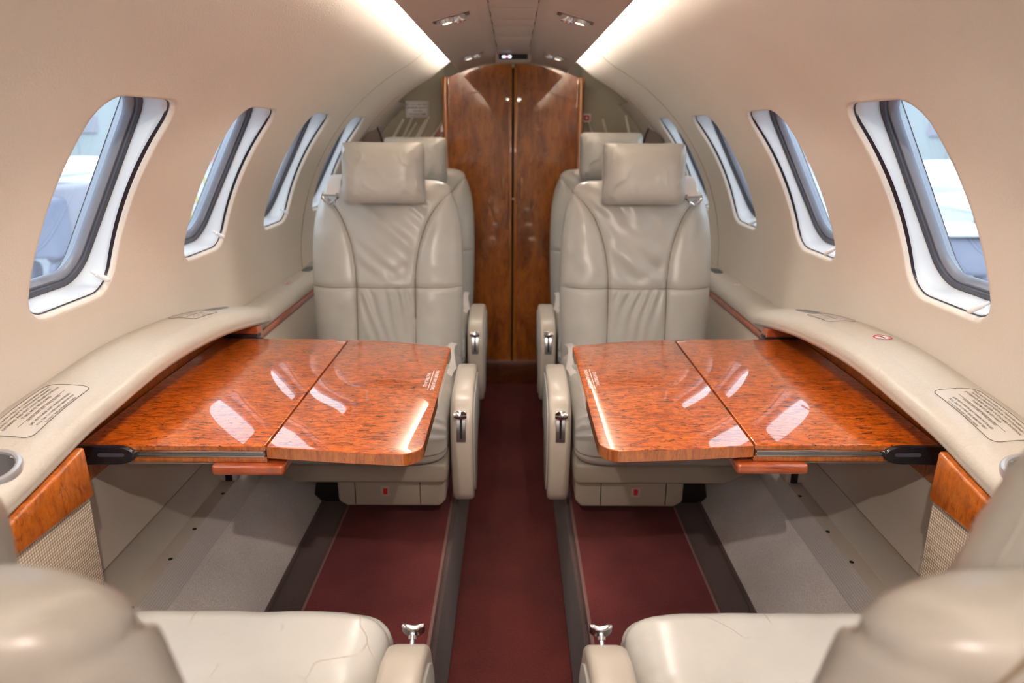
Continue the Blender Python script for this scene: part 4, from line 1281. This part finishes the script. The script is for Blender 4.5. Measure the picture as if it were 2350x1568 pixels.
    mb.grid([[r_[0] for r_ in plate(0.0115, 0.0004)], [r_[0] for r_ in back_rows]]); mb.grid([[r_[-1] for r_ in plate(0.0115, 0.0004)], [r_[-1] for r_ in back_rows]])
    pl = obj('latch_plate', TM(mb), 'brushed', arm, angle=30)
    sl = [(xm - 0.0026, pth[i][0] - 0.0012, pth[i][1]) for i in range(5)]
    mb = MB().tube([(xm, -0.5008, -0.655), (xm, -0.5060, -0.664), (xm, -0.5110, -0.678), (xm, -0.5135, -0.696), (xm, -0.5140, -0.709)], 0.0026, 8)
    obj('latch_slot', TM(mb), 'slot', arm)
    # curved chrome thumb knob on a short stem
    st = MB().lathe((xm, -0.503, -0.661), [(0.0001, -0.004), (0.0030, -0.004), (0.0030, 0.012), (0.0056, 0.0125), (0.0058, 0.017), (0.0034, 0.018), (0.0034, 0.024), (0.0001, 0.024)], 16, (0, -0.75, 0.66))
    obj('knob_stem', TM(st), 'chrome', arm)
    rws = []
    for i in range(17):
        u = -1 + 2 * i / 16
        a = Vector((xm + u * 0.0150, -0.5220 - 0.0040 * u * u, -0.6450 + 0.0025 * u * u))
        hh = 0.0105 * (1 - 0.30 * abs(u) ** 4); th_ = 0.0048 * (1 - 0.4 * abs(u) ** 4)
        ring_ = []
        for k in range(16):
            b = 2 * pi * k / 16
            dz = math.copysign(abs(cos(b)) ** 0.6, cos(b)) * hh; dy_ = math.copysign(abs(sin(b)) ** 0.6, sin(b)) * th_ + 0.0025 * (dz / hh) ** 2
            ring_.append((a.x, a.y + dy_ * 0.93 + dz * 0.37, a.z - dy_ * 0.37 + dz * 0.93 - 0.0))
        rws.append(ring_)
    obj('thumb_knob', TM(MB().loft(rws)), 'chrome', arm, angle=60)
    # lap belt folded between cushion and armrest
    rws = []
    for i in range(14):
        f = i / 13
        y = -0.05 - 0.20 * f; z = -0.615 - 0.045 * f + 0.010 * sin(f * 9)
        x = 0.185 - 0.006 * sin(f * 7)
        rws.append([(x + dx, y + 0.004 * sin(dx * 160), z + dz) for dx, dz in ((-0.016, -0.006), (0, 0.006), (0.018, 0.002), (0.018, -0.002), (0, 0.001), (-0.016, -0.010))])
    obj('lap_belt', TM(MB().loft(rws)), 'belt', t)
    # shoulder strap and buckle over the window-side shoulder
    rws = []
    for i in range(11):
        f = i / 10; a = f * pi * 0.8
        y = 0.120 - 0.075 * sin(a) * 1.15; z = -0.168 + 0.026 * cos(a) + 0.012
        y = 0.135 - 0.135 * f; z = -0.146 + 0.024 * sin(pi * f) - 0.034 * f * f
        rws.append([(-0.136 - 0.020, y, z), (-0.136 + 0.018, y, z + 0.004), (-0.136 + 0.018, y, z + 0.001), (-0.136 - 0.020, y, z - 0.003)])
    strap = obj('shoulder_strap', TH(MB().loft(rws)), 'belt', t)
    y, z = 0.000, -0.186
    bk = MB().tube([(-0.162, y, z + 0.010), (-0.165, y - 0.003, z), (-0.156, y - 0.006, z - 0.012), (-0.143, y - 0.007, z - 0.018), (-0.130, y - 0.006, z - 0.012), (-0.121, y - 0.003, z), (-0.124, y, z + 0.010)], 0.0048, 8)
    obj('buckle', TH(bk), 'chrome', strap)
    bk = MB().tube([(-0.162, y - 0.001, z + 0.005), (-0.122, y - 0.001, z + 0.005)], 0.0028, 8)
    obj('buckle_bar', TH(bk), 'chrome', strap)
    return t

Y1, P2 = 2.05, 0.69
s1 = build_seat(1, 3.0, 'cream leather seat facing the viewer behind the left table', (-0.384, Y1, FZ))
s2 = build_seat(-1, 7.0, 'cream leather seat facing the viewer behind the right table, wrinkled square headrest', (0.380, Y1, FZ))
dup(s1, (-0.386, Y1 + P2, FZ), 0, 'rear left cream leather seat mostly hidden behind another, next to the wooden doors', tilt={'headrest': (0, (0.004, 0, 0.008))})
r2 = dup(s2, (0.384, Y1 + P2, FZ), 0, 'rear right cream leather seat mostly hidden behind another, next to the wooden doors', tilt={'headrest': (0, (-0.008, 0, 0.028))})
# the near pair stand with their backs to the viewer; same shells turned round
YN = 0.265
TILT_L = {'backrest': (12, (-0.004, 0, -0.078)), 'headrest': (9, (0.039, 0, -0.160)), 'shoulder_strap': (12, (0.014, 0, -0.078))}
TILT_R = {'backrest': (12, (0.008, 0, -0.078)), 'headrest': (9, (0.228, 0, -0.115), -18), 'shoulder_strap': (12, (0, 0, -0.078))}
nl = dup(s2, (-0.394, YN, FZ), pi, 'blurred cream leather seat at the bottom left corner, seen from behind', tilt=TILT_L)
nr = dup(s1, (0.384, YN, FZ), pi, 'blurred cream leather seat at the bottom right corner, seen from behind', tilt=TILT_R)

# harness guides on the wall behind the rear headrests
for s in (-1, 1):
    side = 'left' if s < 0 else 'right'
    t = thing('belt_guide', 'dark brown shoulder belt guide on the wall behind the rear %s headrest' % side, 'belt guide', (s * 0.545, 2.93, -0.05), 'belt guides')
    pr = prism([(s * x, z) for x, z in ((0.530, -0.045), (0.545, 0.010), (0.585, -0.008), (0.610, -0.035), (0.612, -0.055))], 2.93, 2.955, 'y', 0.004, 3)
    obj('webbing_loop', pr, 'belt_dark', t)
    obj('edge_bar', MB().tube([(s * 0.526, 2.928, -0.05), (s * 0.533, 2.928, -0.018), (s * 0.545, 2.928, 0.012)], 0.0032, 8), 'slot', t)

# ------------------------------------------------------------------ outside the windows
m = MB().box((-60, -40, -2.42), (60, 90, -2.40))
tag(struct('ground', m, 'out_floor'))
for s in (-1, 1):
    side = 'left' if s < 0 else 'right'
    t = thing('parked_aircraft', 'white parked aircraft seen blurred through the %s windows' % side, 'aircraft', (s * 9, 13, -2.4), 'parked aircraft outside')
    # fuselage and wing
    rows = []
    for i in range(13):
        f = i / 12; y = 11.2 + 9 * f
        r_ = 0.62 * (1 - abs(2 * f - 1) ** 4) ** 0.5 + 0.02
        rows.append([(s * 10.8 + r_ * cos(2 * pi * k / 20), y, -1.15 + 0.8 * r_ * sin(2 * pi * k / 20)) for k in range(20)])
    obj('fuselage', MB().loft(rows), 'out_white', t)
    w = [(s * 7.6, 11.6), (s * 10.6, 13.4), (s * 10.6, 15.6), (s * 7.6, 13.6)]
    zz = -0.66 if s < 0 else -1.16
    obj('wing', prism(w, zz - 0.13, zz, 'z', 0.05, 3), 'out_white', t)
    obj('landing_gear', MB().tube([(s * 8.6, 13.0, zz - 0.1), (s * 8.5, 12.9, -2.1)], 0.05, 8), 'out_lilac', t)
    obj('wheel', MB().lathe((s * 8.5, 12.9, -2.2), [(0.05, -0.08), (0.2, -0.08), (0.22, 0), (0.2, 0.08), (0.05, 0.08)], 20, (1, 0, 0)), 'out_blue', t)
t = thing('tool_cart', 'blue grey covered cart blurred outside the nearest left window', 'cart', (-7.6, 11.6, -2.4), 'carts outside')
obj('body', bevelled(MB().box((-8.0, 11.0, -2.0), (-7.2, 11.9, -1.05)), 0.08), 'out_blue', t)
obj('canvas_cover', bevelled(MB().box((-7.9, 11.4, -1.75), (-7.15, 12.3, -0.88)), 0.08), 'out_lilac', t)
for x in (-7.8, -7.4):
    for y in (11.2, 12.0):
        obj('wheel', MB().lathe((x, y, -2.22), [(0.02, -0.05), (0.16, -0.05), (0.18, 0), (0.16, 0.05), (0.02, 0.05)], 16, (1, 0, 0)), 'out_blue', t)
t = thing('tool_cart', 'dark blue cart blurred outside the nearest right window', 'cart', (6.8, 10.7, -2.4), 'carts outside')
obj('body', bevelled(MB().box((6.4, 10.2, -2.05), (7.3, 11.2, -1.5)), 0.08), 'out_blue', t)
obj('top_tray', bevelled(MB().box((6.3, 10.1, -1.45), (7.35, 11.3, -1.38)), 0.03), 'out_white', t)
for x in (6.6, 7.1):
    for y in (10.4, 11.0):
        obj('wheel', MB().lathe((x, y, -2.22), [(0.02, -0.05), (0.16, -0.05), (0.18, 0), (0.16, 0.05), (0.02, 0.05)], 16, (1, 0, 0)), 'out_blue', t)
t = thing('step_ladder', 'yellow framed step ladder blurred outside the second left window', 'ladder', (-8.3, 18.6, -2.4))
for y in (18.1, 18.9):
    for dx in (-0.4, 0.4):
        obj('leg', MB().tube([(-8.3 + dx, y, -2.4), (-8.3, y, -0.7)], 0.05, 8), 'out_yellow', t)
for k in range(5):
    obj('rung', MB().box((-8.62 + 0.06 * k, 18.1, -2.2 + 0.32 * k), (-8.5 + 0.06 * k, 18.9, -2.15 + 0.32 * k)), 'out_yellow', t)
# hangar shell: pale cladding panels with dark openings
for s in (-1, 1):
    t = thing('hangar_wall', 'pale hangar wall far outside the %s windows' % ('left' if s < 0 else 'right'), 'building', (s * 24, 22, -2.4), 'hangar walls')
    mb = MB()
    for k in range(12):
        mb.box((s * 24, -8 + 6 * k, -2.4), (s * 24.3, -2.06 + 6 * k, 6.5))
    obj('cladding', mb, 'out_wall', t)
    obj('kerb_stripe', MB().box((s * 23.8, -10, -2.39), (s * 24, 66, -2.2)), 'out_red', t)
    for k in range(5):
        obj('window_band', MB().box((s * 23.85, 14 + 6 * k, -0.2), (s * 23.95, 18 + 6 * k, 0.7)), 'out_lilac', t)
